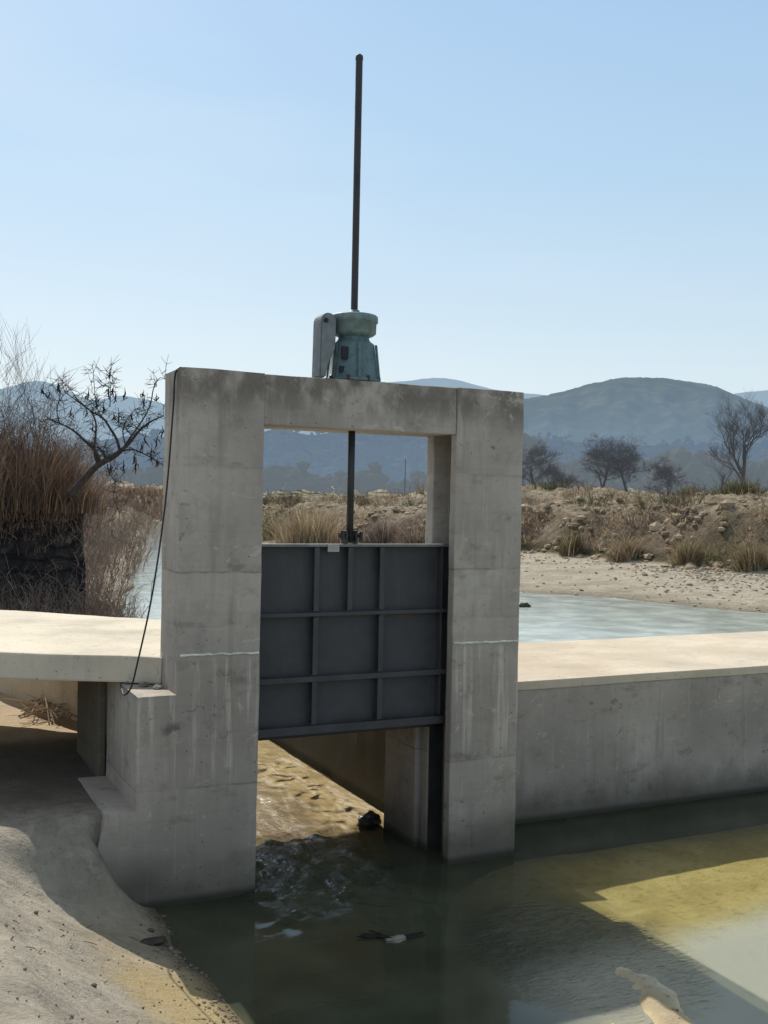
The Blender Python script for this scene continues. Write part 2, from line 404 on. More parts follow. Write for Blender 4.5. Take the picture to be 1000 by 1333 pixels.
# smeared mortar line across each post face
def mortar(x0, x1):
    m = MB(); n = 26
    pts = [Vector((x0+(x1-x0)*i/n, YF-.004, ZJ+.012*noise.noise((i*.35, x0, 0)))) for i in range(n+1)]
    m.tube(pts, [.011+.007*noise.noise((i*.6, x0, 5)) for i in range(n+1)], 6)
    return m.data()
obj('mortar_line', mortar(X0+.02, X1-.01), M_white, fr)
obj('mortar_line', mortar(X2+.01, X3-.02), M_white, fr)
for xa, xb in ((X1-GD+.004, X1-.012), (X2+.012, X2+GD-.004)):
    gr = bmesh.new()
    for y0, y1, zt in ((G0+.006, G0+.022, 4.2), (G1-.022, G1-.006, 1.45)):
        g = bmesh.ops.create_cube(gr, size=1)['verts']
        for v in g: v.co = Vector((xa+(xb-xa)*(v.co.x+.5), y0+(y1-y0)*(v.co.y+.5), -.3+(zt+.3)*(v.co.z+.5)))
    obj('guide_rail', gr, M_guide, fr)
# lower side block with steel strip below the deck
obj('side_pier', box(5.14, 6.3, YB+.004, 10.55, -.6, 1.60, .02, .007, .2), M_frame, fr)
gs = box(X2+.02, X2+.16, G0+.03, G0+.06, -.3, 1.5, .003)
obj('seal_strip', gs, M_guide, fr)

# ------------------------------------------------------------------ steel gate leaf
gt = thing('sluice_gate', 'dark grey steel gate panel with welded ribs, raised between the concrete posts', 'sluice gate', (4.22, 9.5, 1.38))
LX0, LX1, LZ0, LZ1 = 3.06, 5.33, 1.36, 3.165
YP = 9.50
obj('skin_plate', box(LX0, LX1, YP, YP+.016, LZ0, LZ1, .003), M_gate, gt)
def hrib(z, d=.09, th=.02, flange=.06, name='horizontal_rib', mat=M_gate):
    bm = box(LX0+.02, LX1-.02, YP-d, YP-.002, z-th/2, z+th/2, .003)
    if flange:
        g = bmesh.ops.create_cube(bm, size=1)['verts']
        for v in g: v.co = Vector((LX0+.022+(LX1-LX0-.044)*(v.co.x+.5), YP-d-.012+.010*(v.co.y+.5), z+flange*(v.co.z)))
    return obj(name, bm, mat, gt)
hrib(2.50, .085, .016, .035); hrib(1.885, .09, .018, .05); hrib(1.405, .10, .02, .075, 'bottom_rib')
obj('top_rib', box(LX0+.02, LX1-.02, YP-.10, YP-.002, LZ1-.022, LZ1+.004, .003), M_edge, gt)
def vrib(x, z0, z1, d=.075):
    bm = box(x-.008, x+.008, YP-d, YP-.002, z0, z1, .002)
    g = bmesh.ops.create_cube(bm, size=1)['verts']
    for v in g: v.co = Vector((x+.05*v.co.x, YP-d-.011+.009*(v.co.y+.5), (z0+z1)/2+(z1-z0)*v.co.z))
    return obj('vertical_rib', bm, M_gate, gt)
for x in (3.83, 4.52):
    vrib(x, 2.53, LZ1-.03); vrib(x, 1.92, 2.47); vrib(x, 1.45, 1.855)
vrib(4.18, 2.53, LZ1-.03)
obj('side_flange', box(5.18, 5.196, YP-.09, YP-.002, 1.45, LZ1-.03, .003), M_gate, gt)
for z in (2.05, 2.3, 1.7):
    pass
for x in (4.13, 4.235):
    pl = obj('lifting_lug', box(x-.011, x+.011, 9.405, 9.515, 3.17, 3.30, .004), M_rod, gt)
    m = MB(); m.tube([(x-.045, 9.40, 3.21), (x-.045, 9.40, 3.30)] if x < 4.2 else [(x+.045, 9.40, 3.20), (x+.045, 9.40, 3.29)], .02, 6); obj('bolt', m.data(), M_rod, pl)
m = MB(); m.tube([(4.07, 9.46, 3.25), (4.30, 9.46, 3.25)], .026, 10); obj('lifting_pin', m.data(), M_rod, gt)
obj('bare_patch', box(3.93, 4.05, YP-.106, YP-.101, 3.095, 3.165, .001), M_tag, gt)
obj('rubber_seal', box(LX0, LX1, YP-.02, YP+.03, LZ0-.04, LZ0-.002, .004), M_black, gt)

# lifting screw rod
RX, RY = 4.185, 9.46
rod = thing('lifting_rod', 'long dark threaded steel rod standing high above the hoist and pinned to the gate', 'screw rod', (RX, RY, 3.19))
m = MB(); m.tube([(RX, RY, 3.19), (RX, RY, 4.35)], .034, 14); obj('shaft', m.data(), M_rod, rod, True)
m = MB(); prof = []
z = 4.35
while z < 7.83:
    prof += [(.0325, z), (.0345, z+.005), (.0345, z+.010), (.0325, z+.013)]; z += .016
m.lathe((RX, RY, 0), prof, 14); obj('threaded_section', m.data(), M_rod, rod)
m = MB(); m.lathe((RX, RY, 7.83), [(.034, 0), (.038, .01), (.036, .045), (.02, .06)], 14); obj('rod_tip', m.data(), M_rod, rod, True)

# screw hoist
HX, HY, HZ = 4.185, 9.46, ZT
ho = thing('screw_hoist', 'teal cast iron screw hoist with grey side cover bolted on the concrete beam', 'hoist', (HX, HY, HZ))
m = MB(); m.lathe((HX, HY, HZ), [(.265, .002), (.265, .03), (.245, .035), (.205, .34), (.20, .37), (.165, .395), (.15, .42), (.15, .45)], 28)
house = obj('housing', m.data(), M_teal, ho, True)
for a in range(6):   # cast ribs of the cone
    t = a*math.pi/3+.35
    bm = bmesh.new(); g = bmesh.ops.create_cube(bm, size=1)['verts']
    for v in g:
        zz = HZ+.03+.33*(v.co.z+.5); r = .262-.038*(v.co.z+.5)+.02*(v.co.x)
        wv = .014*v.co.y*2
        v.co = Vector((HX+r*math.cos(t)-wv*math.sin(t), HY+r*math.sin(t)+wv*math.cos(t), zz))
    obj('cast_rib', bm, M_teal, house)
for dx, z0, z1, w_ in ((-.165, .20, .32, .03), (-.18, .075, .135, .026)):
    yy = HY-math.sqrt(max(0, .225**2-dx**2))
    obj('inspection_opening', box(HX+dx-w_, HX+dx+w_, yy-.03, yy+.004, HZ+z0, HZ+z1, .004), M_hole, house)
m = MB(); m.lathe((HX, HY, HZ), [(.15, .44), (.19, .455), (.215, .475), (.218, .575), (.232, .58), (.232, .635), (.215, .65), (.06, .66), (.05, .70), (.044, .70)], 28)
obj('cap', m.data(), M_teal2, ho, True)
# side cover: upright flat box with round top, standing left of the housing
bm = bmesh.new(); prof = []
W_ = .078
for i in range(13): t = math.pi*i/12; prof.append((-.315+W_*math.cos(t), .555+W_*math.sin(t)))
prof += [(-.40, .02), (-.335, .02), (-.315, .14), (-.242, .30)]
fa = [bm.verts.new((HX+x, HY-.13, HZ+z)) for x, z in prof]; fb = [bm.verts.new((HX+x, HY+.08, HZ+z)) for x, z in prof]
bm.faces.new(fa); bm.faces.new(list(reversed(fb)))
for i in range(len(prof)): bm.faces.new((fa[i], fb[i], fb[(i+1) % len(prof)], fa[(i+1) % len(prof)]))
bmesh.ops.recalc_face_normals(bm, faces=bm.faces)
bmesh.ops.bevel(bm, geom=list(bm.edges), offset=.012, segments=2, affect='EDGES')
cv = obj('side_cover', bm, M_greyp, ho)
m = MB(); m.tube([(HX-.35, HY-.15, HZ+.555), (HX-.35, HY-.12, HZ+.555)], .022, 10); obj('bolt', m.data(), M_hole, cv)
m = MB(); m.tube([(HX-.22, HY, HZ+.58), (HX-.15, HY, HZ+.56)], .05, 12); obj('crank_shaft', m.data(), M_teal, ho)
for a in range(8):
    t = a*math.pi/4+.2
    m = MB(); m.lathe((HX+.255*math.cos(t), HY+.255*math.sin(t), HZ), [(.018, 0), (.018, .05), (.01, .055)], 6); obj('anchor_bolt', m.data(), M_rod, ho)

# hanging cable
cab = MB(); pts = []
key = [(2.56, 9.50, 4.742), (2.47, 9.42, 4.745), (2.415, 9.36, 4.66), (2.395, 9.33, 4.35), (2.33, 9.28, 3.55), (2.22, 9.24, 2.75), (2.10, 9.26, 2.12), (2.06, 9.30, 1.92), (2.03, 9.42, 1.84), (2.06, 9.66, 1.845), (2.09, 9.86, 1.86)]
for i in range(len(key)-1):
    p0, p1, p2, p3 = (Vector(key[max(i-1, 0)]), Vector(key[i]), Vector(key[i+1]), Vector(key[min(i+2, len(key)-1)]))
    for k in range(8):
        t = k/8
        pts.append(.5*((2*p1)+(p2-p0)*t+(2*p0-5*p1+4*p2-p3)*t*t+(3*p1-p0-3*p2+p3)*t**3))
pts.append(Vector(key[-1])); cab.tube(pts, .008, 8)
tag(obj('hanging_cable', cab.data(), M_black, None, True), 'thin black cable hanging loosely down the left concrete post to the walkway', 'cable')

# ------------------------------------------------------------------ walkways and walls
deck = [(2.437, 9.72), (1.10, 10.5), (-1.2, 11.7), (-7, 13.8), (-9, 18.5), (-4, 16.2), (1.44, 14.35), (3.11, 12.75), (5.97, 12.75), (5.97, YB+.012), (2.445, YB+.012)]
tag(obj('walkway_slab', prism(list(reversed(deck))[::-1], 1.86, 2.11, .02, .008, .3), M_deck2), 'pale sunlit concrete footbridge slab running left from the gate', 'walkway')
rw = thing('retaining_wall', 'long grey concrete wall with a flat dusty sunlit top, right of the gate', 'retaining wall', (12, 10.07, 0))
rtop = lambda x, y: 1.605
obj('wall_face', box(5.99, 46, 10.07, 10.5, -.7, 1.50, .0, .006, .35), M_wall, rw)
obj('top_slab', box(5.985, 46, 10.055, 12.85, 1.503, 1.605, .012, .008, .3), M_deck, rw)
obj('back_face', box(6.6, 46, 12.4, 12.8, -.7, 1.50, .0, 0), M_wall, rw)
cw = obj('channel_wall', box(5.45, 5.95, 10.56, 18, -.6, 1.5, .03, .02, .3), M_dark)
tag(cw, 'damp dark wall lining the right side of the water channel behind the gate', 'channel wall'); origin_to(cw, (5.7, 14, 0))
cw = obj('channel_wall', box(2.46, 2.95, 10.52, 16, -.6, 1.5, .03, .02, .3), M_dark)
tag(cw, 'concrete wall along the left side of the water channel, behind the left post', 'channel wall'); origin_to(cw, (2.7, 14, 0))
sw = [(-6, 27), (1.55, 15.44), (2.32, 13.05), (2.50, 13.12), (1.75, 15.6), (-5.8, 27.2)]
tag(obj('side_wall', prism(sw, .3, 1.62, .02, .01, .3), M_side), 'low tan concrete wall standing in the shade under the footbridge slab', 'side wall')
bk = obj('support_wall', box(2.02, 2.095, 10.52, 11.7, .3, 1.855, .02, .006, .3), M_dark)  # dark wall put in for the shaded recess, shade carried by its colour
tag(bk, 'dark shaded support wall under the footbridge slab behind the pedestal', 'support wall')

# ------------------------------------------------------------------ ground
def lerp_tab(tab, x):
    if x <= tab[0][0]: return tab[0][1]
    for (a, b), (c, d) in zip(tab, tab[1:]):
        if x <= c: return b+(d-b)*(x-a)/(c-a)
    return tab[-1][1]
def sstep(a, b, x): t = max(0, min(1, (x-a)/(b-a))); return t*t*(3-2*t)

def bank_z(x, y):
    # waterline near x=2.28 ; rises to the left
    wl = 2.26 + .04*noise.noise((y*3.1, 1.3, 0)) + .12*sstep(8, 6.6, y) - .06*sstep(7.6, 8.3, y)*sstep(8.8, 8.3, y) + .09*noise.noise((y*.9, 3.3, 0))
    d = wl - x
    if d > 0: z1 = .25*d+.2*d*d if d < 1.6 else .912+.3*(d-1.6)
    else: z1 = d*.7
    if d > 0: z1 += sstep(.15, .9, d)*(.07*fbm(x*.9, y*.9, 0)+.045*fbm(x*3, y*3, 1)+.022*fbm(x*9, y*9, 2))
    z1 += .10*sstep(7.4, 5.5, y)*sstep(.4, 2.2, d)
    z1 += .22*sstep(8.55, 9.2, y)*sstep(.08, .5, d)
    # floor of the bay behind
    fl = .845 + .035*fbm(x*1.3, y*1.3, 4) + .03*max(0, 1.2-x) + .03*sstep(12.5, 15, y)
    t = sstep(8.68, 9.32, y + .10*noise.noise((x*1.5, 2, 0)))*(1 if y > 9.25 else sstep(1.95, 1.6, x))
    z = z1*(1-t) + fl*t if x < 2.4 else z1
    return z
def grid(x0, x1, y0, y1, st, fz):
    nx, ny = int((x1-x0)/st)+1, int((y1-y0)/st)+1
    v = [(x0+i*st, y0+j*st, fz(x0+i*st, y0+j*st)) for j in range(ny) for i in range(nx)]
    f = [(j*nx+i, j*nx+i+1, (j+1)*nx+i+1, (j+1)*nx+i) for j in range(ny-1) for i in range(nx-1)]
    return v, f
k = NT('bank_earth'); x, y, z = k.sep()
n1 = k.noise(1.3, 6, .65); n2 = k.noise(7, 6, .7); n3 = k.noise(34, 4, .7)
c = k.mix(k.ramp(n1, .35, .65), (.25, .22, .175), (.36, .32, .255))
c = k.mix(k.ramp(n2, .45, .7, 0, .5), c, (.165, .148, .122))
c = k.mix(k.ramp(k.noise(2.6, 6, .7, None, 1.5), .56, .64, 0, .35), c, (.42, .385, .32))
c = k.mix(k.ramp(k.vor(11), .03, .12, .65, 0), c, (.10, .085, .065))
c = k.mix(k.ramp(n3, .5, .72, 0, .35), c, (.32, .29, .24))
zz = k.math('ADD', z, k.math('MULTIPLY', k.math('SUBTRACT', n1, .5), .5))
sandm = k.math('MULTIPLY', k.ramp(zz, .16, .42, 1, 0), k.ramp(y, 7.3, 8.2, 1, .2))
c = k.mix(k.math('MULTIPLY', sandm, .85), c, (.37, .28, .135))
c = k.mix(k.math('MULTIPLY', k.ramp(y, 11, 12.2), k.ramp(n1, .3, .6, .5, 1)), c, (.46, .36, .235))
c = k.mix(k.math('MULTIPLY', k.ramp(k.math('ADD', y, k.math('MULTIPLY', n2, .8)), 9.3, 10.4), k.ramp(k.math('ADD', y, k.math('MULTIPLY', n2, .4)), 12.8, 12.3, 0, .75)), c, (.062, .054, .044))  # slab's shade on the bay floor painted into the earth colour
c = k.mix(k.ramp(z, .0, .06, .75, 0), c, (.075, .062, .04))
k.put(k.b.inputs['Base Color'], c); k.b.inputs['Roughness'].default_value = .95; k.b.inputs['Specular IOR Level'].default_value = .15
k.put(k.b.inputs['Normal'], k.bump(k.math('ADD', n2, k.math('MULTIPLY', n3, .45)), .8, .045))
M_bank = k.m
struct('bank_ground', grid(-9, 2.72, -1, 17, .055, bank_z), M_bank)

def bed_z(x, y):
    if y > 10.3 and x < 6: z = -.05 + .035*fbm(x*1.1, y*.7, 2) - .3*sstep(10.9, 10.0, y)
    else:
        z = -.62 + .12*fbm(x*.5, y*.5, 1)
        d = sstep(4.5, 5.9, x + .3*noise.noise((y*.5, 1, 0)))*sstep(10.6, 9.0, y)
        z = z*(1-d) + d*(-.08 + .05*fbm(x*.8, y*.8, 3))
    # low sandy spit just breaking the surface
    cx = lerp_tab([(5.2, 4.98), (5.8, 5.10), (6.2, 5.26), (6.6, 5.30), (7.1, 5.75), (7.6, 6.3)], y) + .05*noise.noise((y*2.3, 4, 4))
    tp = lerp_tab([(5.2, .035), (6.0, .025), (6.5, .008), (6.75, -.02), (7.0, -.045), (7.2, .0), (7.5, -.02), (7.8, -.12), (8.3, -1.2)], y)
    z = max(z, tp - ((x-cx)/.20)**2*.04 + .045*fbm(x*6, y*6, 2) + .02*fbm(x*17, y*17, 5))
    h = sstep(6.35, 5.95, y + .3*noise.noise((x*1.3, 0, 3)))*sstep(3.7, 4.5, x)*sstep(5.3, 4.9, x)
    z = max(z, -.62 + h*(.605 + .06*fbm(x*4, y*4, 6)))
    return min(z, .5)
k = NT('stream_sand'); x, y, z = k.sep()
n1 = k.noise(1.6, 6, .65); n2 = k.noise(9, 5, .7); n3 = k.noise(40, 3, .7)
c = k.mix(k.ramp(n1, .35, .65), (.45, .35, .185), (.61, .49, .285))
chn = k.math('MULTIPLY', k.ramp(y, 10.2, 10.9), k.ramp(x, 5.6, 5.4))
c = k.mix(k.math('MULTIPLY', chn, k.ramp(k.noise(1, 5, .7, k.map((5, .9, 1), (0, 0, -.25)), 1.0), .47, .62, 0, .85)), c, (.90, .83, .70))  # sun glints on the ripples painted as pale streaks in the bed
silt = k.math('MULTIPLY', k.ramp(k.math('SUBTRACT', y, k.math('MULTIPLY', x, .14)), 6.5, 5.75), k.ramp(x, 5.1, 5.5))
c = k.mix(k.math('MULTIPLY', silt, .9), c, (.60, .58, .47))
c = k.mix(k.ramp(n2, .5, .72, 0, .6), c, (.20, .14, .065))
c = k.mix(k.ramp(z, -.42, -.16, 1, 0), c, (.055, .05, .026))
c = k.mix(k.ramp(z, -.02, .06), c, k.mix(k.ramp(z, .005, .04), (.17, .13, .08), k.mix(k.ramp(n2, .4, .62), (.25, .195, .125), (.40, .325, .22))))
c = k.mix(k.ramp(k.vor(16), .03, .12, .3, 0), c, (.12, .09, .06))
k.put(k.b.inputs['Base Color'], c); k.b.inputs['Roughness'].default_value = .9
k.put(k.b.inputs['Normal'], k.bump(k.math('ADD', n2, k.math('MULTIPLY', n3, .4)), .6, .03))
M_bed = k.m
struct('stream_bed', grid(1.9, 24, -2, 16.0, .09, bed_z), M_bed)

# water --------------------------------------------------------------
def water(name, murk, clear, murkiness, turbulent, rip=(.25, .02), rough=.03):
    k = NT(name); x, y, z = k.sep()
    n1 = k.noise(1.4, 3, .5, k.map((1, 1.6, 1))); n2 = k.noise(5.5, 4, .55, k.map((1, 1.7, 1)), 1.2)
    h = k.math('ADD', k.math('MULTIPLY', n1, .5), k.math('MULTIPLY', n2, .2))
    if turbulent:
        # outflow under the gate, and a rippled tongue in the lower middle
        t1 = k.math('MULTIPLY', k.ramp(x, 3.0, 3.4), k.ramp(x, 4.0, 5.0, 1, 0))
        t1 = k.math('MULTIPLY', t1, k.math('MULTIPLY', k.ramp(y, 8.2, 9.0), k.ramp(y, 10.4, 11.6, 1, .5)))
        dx = k.math('SUBTRACT', x, 5.15); dy = k.math('SUBTRACT', y, 6.9)
        rr = k.math('ADD', k.math('MULTIPLY', dx, dx), k.math('MULTIPLY', k.math('MULTIPLY', dy, dy), .55))
        t2 = k.ramp(rr, .25, .95, 1, 0)
        fineT = k.noise(9, 5, .62, k.map((1.3, .8, 1), (0, 0, .5)), 2.0)
        fineR = k.noise(15, 3, .5, k.map((.45, 1.5, 1), (0, 0, .35)), .8)
        h2 = k.math('ADD', k.math('MULTIPLY', k.math('MULTIPLY', t1, fineT), .24), k.math('MULTIPLY', k.math('MULTIPLY', t2, fineR), .38))
    nrm = k.bump(h, rip[0], rip[1])
    if turbulent: nrm = k.bump(h2, 1.0, .13, nrm)
    tr = k.n('ShaderNodeBsdfTransparent'); k.put(tr.inputs[0], k.mix(k.ramp(y, 9.8, 10.8), clear, (.985, .955, .88)) if turbulent else clear)
    df = k.n('ShaderNodeBsdfDiffuse'); mn = k.noise(.9, 5, .6)
    mc = k.mix(k.ramp(mn, .35, .7), tuple(v*.75 for v in murk), tuple(v*1.25 for v in murk))
    if turbulent: mc = k.mix(silt_mask(k, x, y), mc, (.40, .395, .315))
    k.put(df.inputs[0], mc)
    u = k.n('ShaderNodeMixShader'); k.put(u.inputs[0], murkiness(k, x, y) if callable(murkiness) else murkiness)
    k.t.links.new(tr.outputs[0], u.inputs[1]); k.t.links.new(df.outputs[0], u.inputs[2])
    gl = k.n('ShaderNodeBsdfGlossy'); gl.inputs['Roughness'].default_value = rough; k.put(gl.inputs['Normal'], nrm)
    fn = k.n('ShaderNodeFresnel'); fn.inputs[0].default_value = 1.33; k.put(fn.inputs['Normal'], nrm)
    mx = k.n('ShaderNodeMixShader'); k.put(mx.inputs[0], fn.outputs[0])
    k.t.links.new(u.outputs[0], mx.inputs[1]); k.t.links.new(gl.outputs[0], mx.inputs[2])
    k.t.links.new(mx.outputs[0], k.out.inputs[0])
    return k.m
def silt_mask(k, x, y):
    return k.math('MULTIPLY', k.ramp(k.math('SUBTRACT', y, k.math('MULTIPLY', x, .14)), 6.5, 5.75), k.ramp(x, 3.9, 4.9))
def pool_murk(k, x, y):
    a = k.ramp(y, 9.8, 10.7, .6, .04)
    b = k.math('MULTIPLY', k.ramp(x, 5.2, 6.6, 0, 1), k.ramp(y, 9.6, 8.2, 0, 1))
    return k.math('MAXIMUM', k.math('MULTIPLY', a, k.ramp(b, 0, 1, 1, .10)), k.math('MULTIPLY', silt_mask(k, x, y), .55))
M_pool = water('pool_water_surface', (.082, .092, .060), (.92, .94, .74), pool_murk, True, (.25, .02), .06)
M_river = water('river_water_surface', (.50, .56, .51), (.4, .5, .4), .92, False, (.35, .03), .08)
def wave_z(x, y):
    t1 = sstep(2.9, 3.35, x)*sstep(5.0, 4.1, x)*sstep(7.95, 9.0, y)*(1-.72*sstep(10.2, 11.4, y))*sstep(15.8, 15, y)
    if y > 10.4: t1 = max(t1, .30*sstep(3.0, 3.3, x)*sstep(5.4, 5.1, x)*sstep(15.8, 15, y))
    rr = math.hypot((x-5.1)*1.0, (y-6.95)*.75); t2 = sstep(1.05, .35, rr)
    z = 0
    if t1 > .01:
        wx, wy = x+.12*noise.noise((x*3, y*3, 1)), y+.12*noise.noise((x*3, y*3, 7))
        rg = 1-abs(noise.noise((wx*3.2, wy*2.6, 0)))*2
        z += t1*((.064*rg + .044*noise.noise((wx*7, wy*4.5, 4)) + .012*noise.noise((wx*13, wy*8, 9))) if y < 10.4 else
                 (.038*noise.noise((wx*8, wy*2.2, 4)) + .030*noise.noise((wx*16, wy*5, 9))))
    if t2 > .01:
        z += t2*(.014*noise.noise((x*5+y*3.2, y*9-x*2, 2)) + .008*noise.noise((x*11+y*5, y*17, 5)))
    return z
gv, gf = grid(2.0, 6.96, 5.2, 15.9, .04, wave_z)
nb = len(gv); xs_ = max(p[0] for p in gv); ys_ = max(p[1] for p in gv)
gv += [(2.0, -2, 0), (24, -2, 0), (24, 15.9, 0), (xs_, 15.9, 0), (xs_, 5.2, 0), (2.0, 5.2, 0)]
gf += [(nb, nb+1, nb+4, nb+5), (nb+1, nb+2, nb+3, nb+4)]
struct('pool_water', (gv, gf), M_pool, True)

# upstream terrain, a polar sheet out to the hills -------------------------
SHORE = [(az(a), b) for a, b in ((-300, 260), (120, 200), (160, 168), (205, 150), (260, 112), (340, 82), (420, 66), (500, 56), (600, 47), (690, 43), (800, 42.5), (900, 40), (1000, 39), (1200, 37), (1700, 37))]
BANK = [(az(a), b) for a, b in ((-300, 300), (120, 215), (160, 176), (205, 158), (260, 118), (340, 87), (420, 74), (500, 68), (600, 66), (690, 68), (800, 61), (900, 56), (1000, 54), (1200, 52), (1700, 52))]
TOPZ = [(az(a), b) for a, b in ((-300, 4.2), (120, 4.0), (205, 3.6), (260, 3.2), (340, 2.6), (420, 2.5), (500, 2.7), (600, 3.0), (690, 3.0), (740, 3.25), (800, 3.2), (870, 3.15), (920, 3.4), (1000, 3.75), (1700, 3.6))]
def left_edge(y): return 3.2 + .245*(y-16) + .3*noise.noise((y*.25, 9, 0)) - .35*sstep(26, 34, y)
def terr_z(a, r):
    x, y = r*math.sin(a), r*math.cos(a)
    s, b, tz = lerp_tab(SHORE, a), lerp_tab(BANK, a), lerp_tab(TOPZ, a)
    s += 1.6*fbm(x*.06, y*.06, 3)+.5*fbm(x*.4, y*.4, 8); b += 2.2*fbm(x*.09, y*.09, 5)
    if r < s: z = max(-.7, -.10*(s-r))
    elif r < b: z = .02+.38*min(1, (r-s)/max(1, b-s)) + .10*fbm(x*.5, y*.5, 1)
    else:
        q = r-b
        face = sstep(0, 7.0, q + 1.6*fbm(x*.35, y*.35, 7))
        z = .4 + (tz-.4)*face + face*(1-sstep(5, 9, q)*.0)*.55*fbm(x*.28, y*.28, 2) + .22*face*fbm(x*1.2, y*1.2, 6)
        m_ = sstep(9, 22, q)*sstep(160, 70, r)
        z += m_*(4.6*max(0, fbm(x*.07+3, y*.07, 4)+.10) + .9*sstep(150, 80, r)*abs(fbm(x*.22, y*.22, 8)) + .40*sstep(125, 65, r)*fbm(x*.5, y*.5, 1))
        z += sstep(3, 8, q)*sstep(30, 12, q)*.9*max(0, fbm(x*.16, y*.16, 14)+.05) + face*(.30*fbm(x*.9, y*.9, 33, 5) - 1.0*abs(fbm(x*.5, y*.5, 51)) - .5*abs(fbm(x*1.2, y*1.2, 77)) + .22)
        z += max(0, r-max(150, b))*.025*sstep(1.0, 1.35, r/b)
    # left bank
    if a < az(330) and r < 190:
        e = left_edge(y) - x
        if e > 0:
            zl = min(1.2, .38*e) + .16*fbm(x*.5, y*.5, 3)*min(1, e) + .004*max(0, y-30)
            zl *= sstep(14.0, 17.0, y+.6*x*0) if y < 17 else 1
            zl = zl if y > 16 else min(zl, .6)
            z = max(z, zl)
    return z
A0, A1, NA = R(-22), R(74), 520
rs = []; r = 16.6
while r < 2600: rs.append(r); r *= (1.0125 if r < 36 or r > 105 else 1.0075) + (.012 if r > 130 else 0) + (.03 if r > 400 else 0)
tv = []; tf = []
for j, r in enumerate(rs):
    for i in range(NA+1):
        a = A0+(A1-A0)*i/NA
        tv.append((r*math.sin(a), r*math.cos(a), terr_z(a, r)))
for j in range(len(rs)-1):
    for i in range(NA): q = j*(NA+1)+i; tf.append((q, q+NA+1, q+NA+2, q+1))
k = NT('river_terrain_earth'); x, y, z = k.sep()
nrm = k.n('ShaderNodeNewGeometry').outputs['Normal']; nz = k.sep(nrm)[2]
n1 = k.noise(.25, 7, .68); n2 = k.noise(1.7, 6, .7); n3 = k.noise(.05, 5, .6)
flat = k.mix(k.ramp(n2, .38, .62), (.60, .515, .39), (.76, .67, .525))
flat = k.mix(k.ramp(k.noise(1, 4, .6, k.map((.16, .55, 1), (0, 0, .3))), .48, .66, 0, .6), flat, (.47, .395, .295))
ear = k.mix(k.ramp(n2, .35, .65), (.205, .155, .105), (.46, .37, .26))
ear = k.mix(k.ramp(n1, .52, .64, 0, .75), ear, (.165, .145, .08))
ear = k.mix(k.ramp(k.noise(.6, 5, .7), .58, .70, 0, .8), ear, (.55, .46, .34))
c = k.mix(k.ramp(k.math('ADD', z, k.math('MULTIPLY', n2, .5)), .62, .95), flat, ear)
c = k.mix(k.math('MULTIPLY', k.ramp(z, 2.2, 3.6), k.ramp(k.noise(.45, 6, .72), .46, .60, 0, .75)), c, (.56, .475, .355))
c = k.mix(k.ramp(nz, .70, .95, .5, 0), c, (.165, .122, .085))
foot = k.math('MULTIPLY', k.ramp(z, .45, .62), k.ramp(z, .8, 1.3, 1, 0))
c = k.mix(k.math('MULTIPLY', foot, k.ramp(n1, .38, .55, .2, .85)), c, (.085, .078, .04))
c = k.mix(k.ramp(z, .0, .10, .6, 0), c, (.24, .20, .14))
dist = k.n('ShaderNodeVectorMath', operation='LENGTH'); k.put(dist.inputs[0], k.pos)
far = k.ramp(dist.outputs['Value'], 90, 260)
fc = k.mix(k.ramp(k.noise(.12, 6, .7), .42, .58), (.19, .18, .115), (.50, .43, .315))
c = k.mix(far, c, fc)
k.put(k.b.inputs['Base Color'], c); k.b.inputs['Roughness'].default_value = .95; k.b.inputs['Specular IOR Level'].default_value = .1
k.put(k.b.inputs['Normal'], k.bump(k.math('ADD', n2, k.noise(6, 5, .7)), 1.0, .5))
struct('river_terrain', (tv, tf), k.m, True)
# river water sheet behind the walkways
struct('river_water', ([(-4, 16.6, -.004), (-60, 400, -.004), (260, 400, -.004), (260, 12.82, -.004), (24.001, 12.82, -.004), (24.001, 15.9, -.004), (2.0, 15.9, -.004)], [(6, 5, 4, 3, 2, 1, 0)]), M_river, False)

# ------------------------------------------------------------------ hills
HILLS = {}
def hill(name, prof, D, depth, foot_px, mat, jit=.5, relief=.0, ncol=260, nrow=26, seed=0):
    v, f = [], []; HILLS[name] = v
    xa, xb = prof[0][0], prof[-1][0]
    for i in range(ncol+1):
        px = xa+(xb-xa)*i/ncol
        py = lerp_tab(prof, px)
        # soften the polyline
        py = (py + lerp_tab(prof, px-14) + lerp_tab(prof, px+14) + lerp_tab(prof, px-7) + lerp_tab(prof, px+7))/5
        py += jit*(2*fbm(px*.05, seed, 1)+1.4*noise.noise((px*.33, seed, 2)) + .8*noise.noise((px*.9, seed, 5)))
        top = ond(px, py, D); d = Vector((top.x, top.y, 0)).normalized()
        zf = ond(px, foot_px, D-depth).z
        v.append(tuple(top + d*(depth*.5) + Vector((0, 0, -(top.z-zf)*.7))))
        for j in range(nrow+1):
            t = j/nrow
            rr = relief*fbm(px*.022+seed, t*3.2+.012*px, seed, 5)*math.sin(math.pi*min(1, t*1.3+.04))
            zz = top.z + (zf-top.z)*(t**.9) + rr*(top.z-zf)
            p = d*(D-depth*t); v.append((p.x, p.y, zz))
    n = nrow+2
    for i in range(ncol):
        for j in range(n-1): q = i*n+j; f.append((q, q+1, q+n+1, q+n))
    return struct(name, (v, f), mat)
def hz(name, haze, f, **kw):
    return hazed(name, kw.get('lo', (.06, .075, .04)), kw.get('hi', (.15, .15, .09)), haze, f, kw.get('scale', .02), kw.get('ztop'), kw.get('zbot', 0), kw.get('f2'))
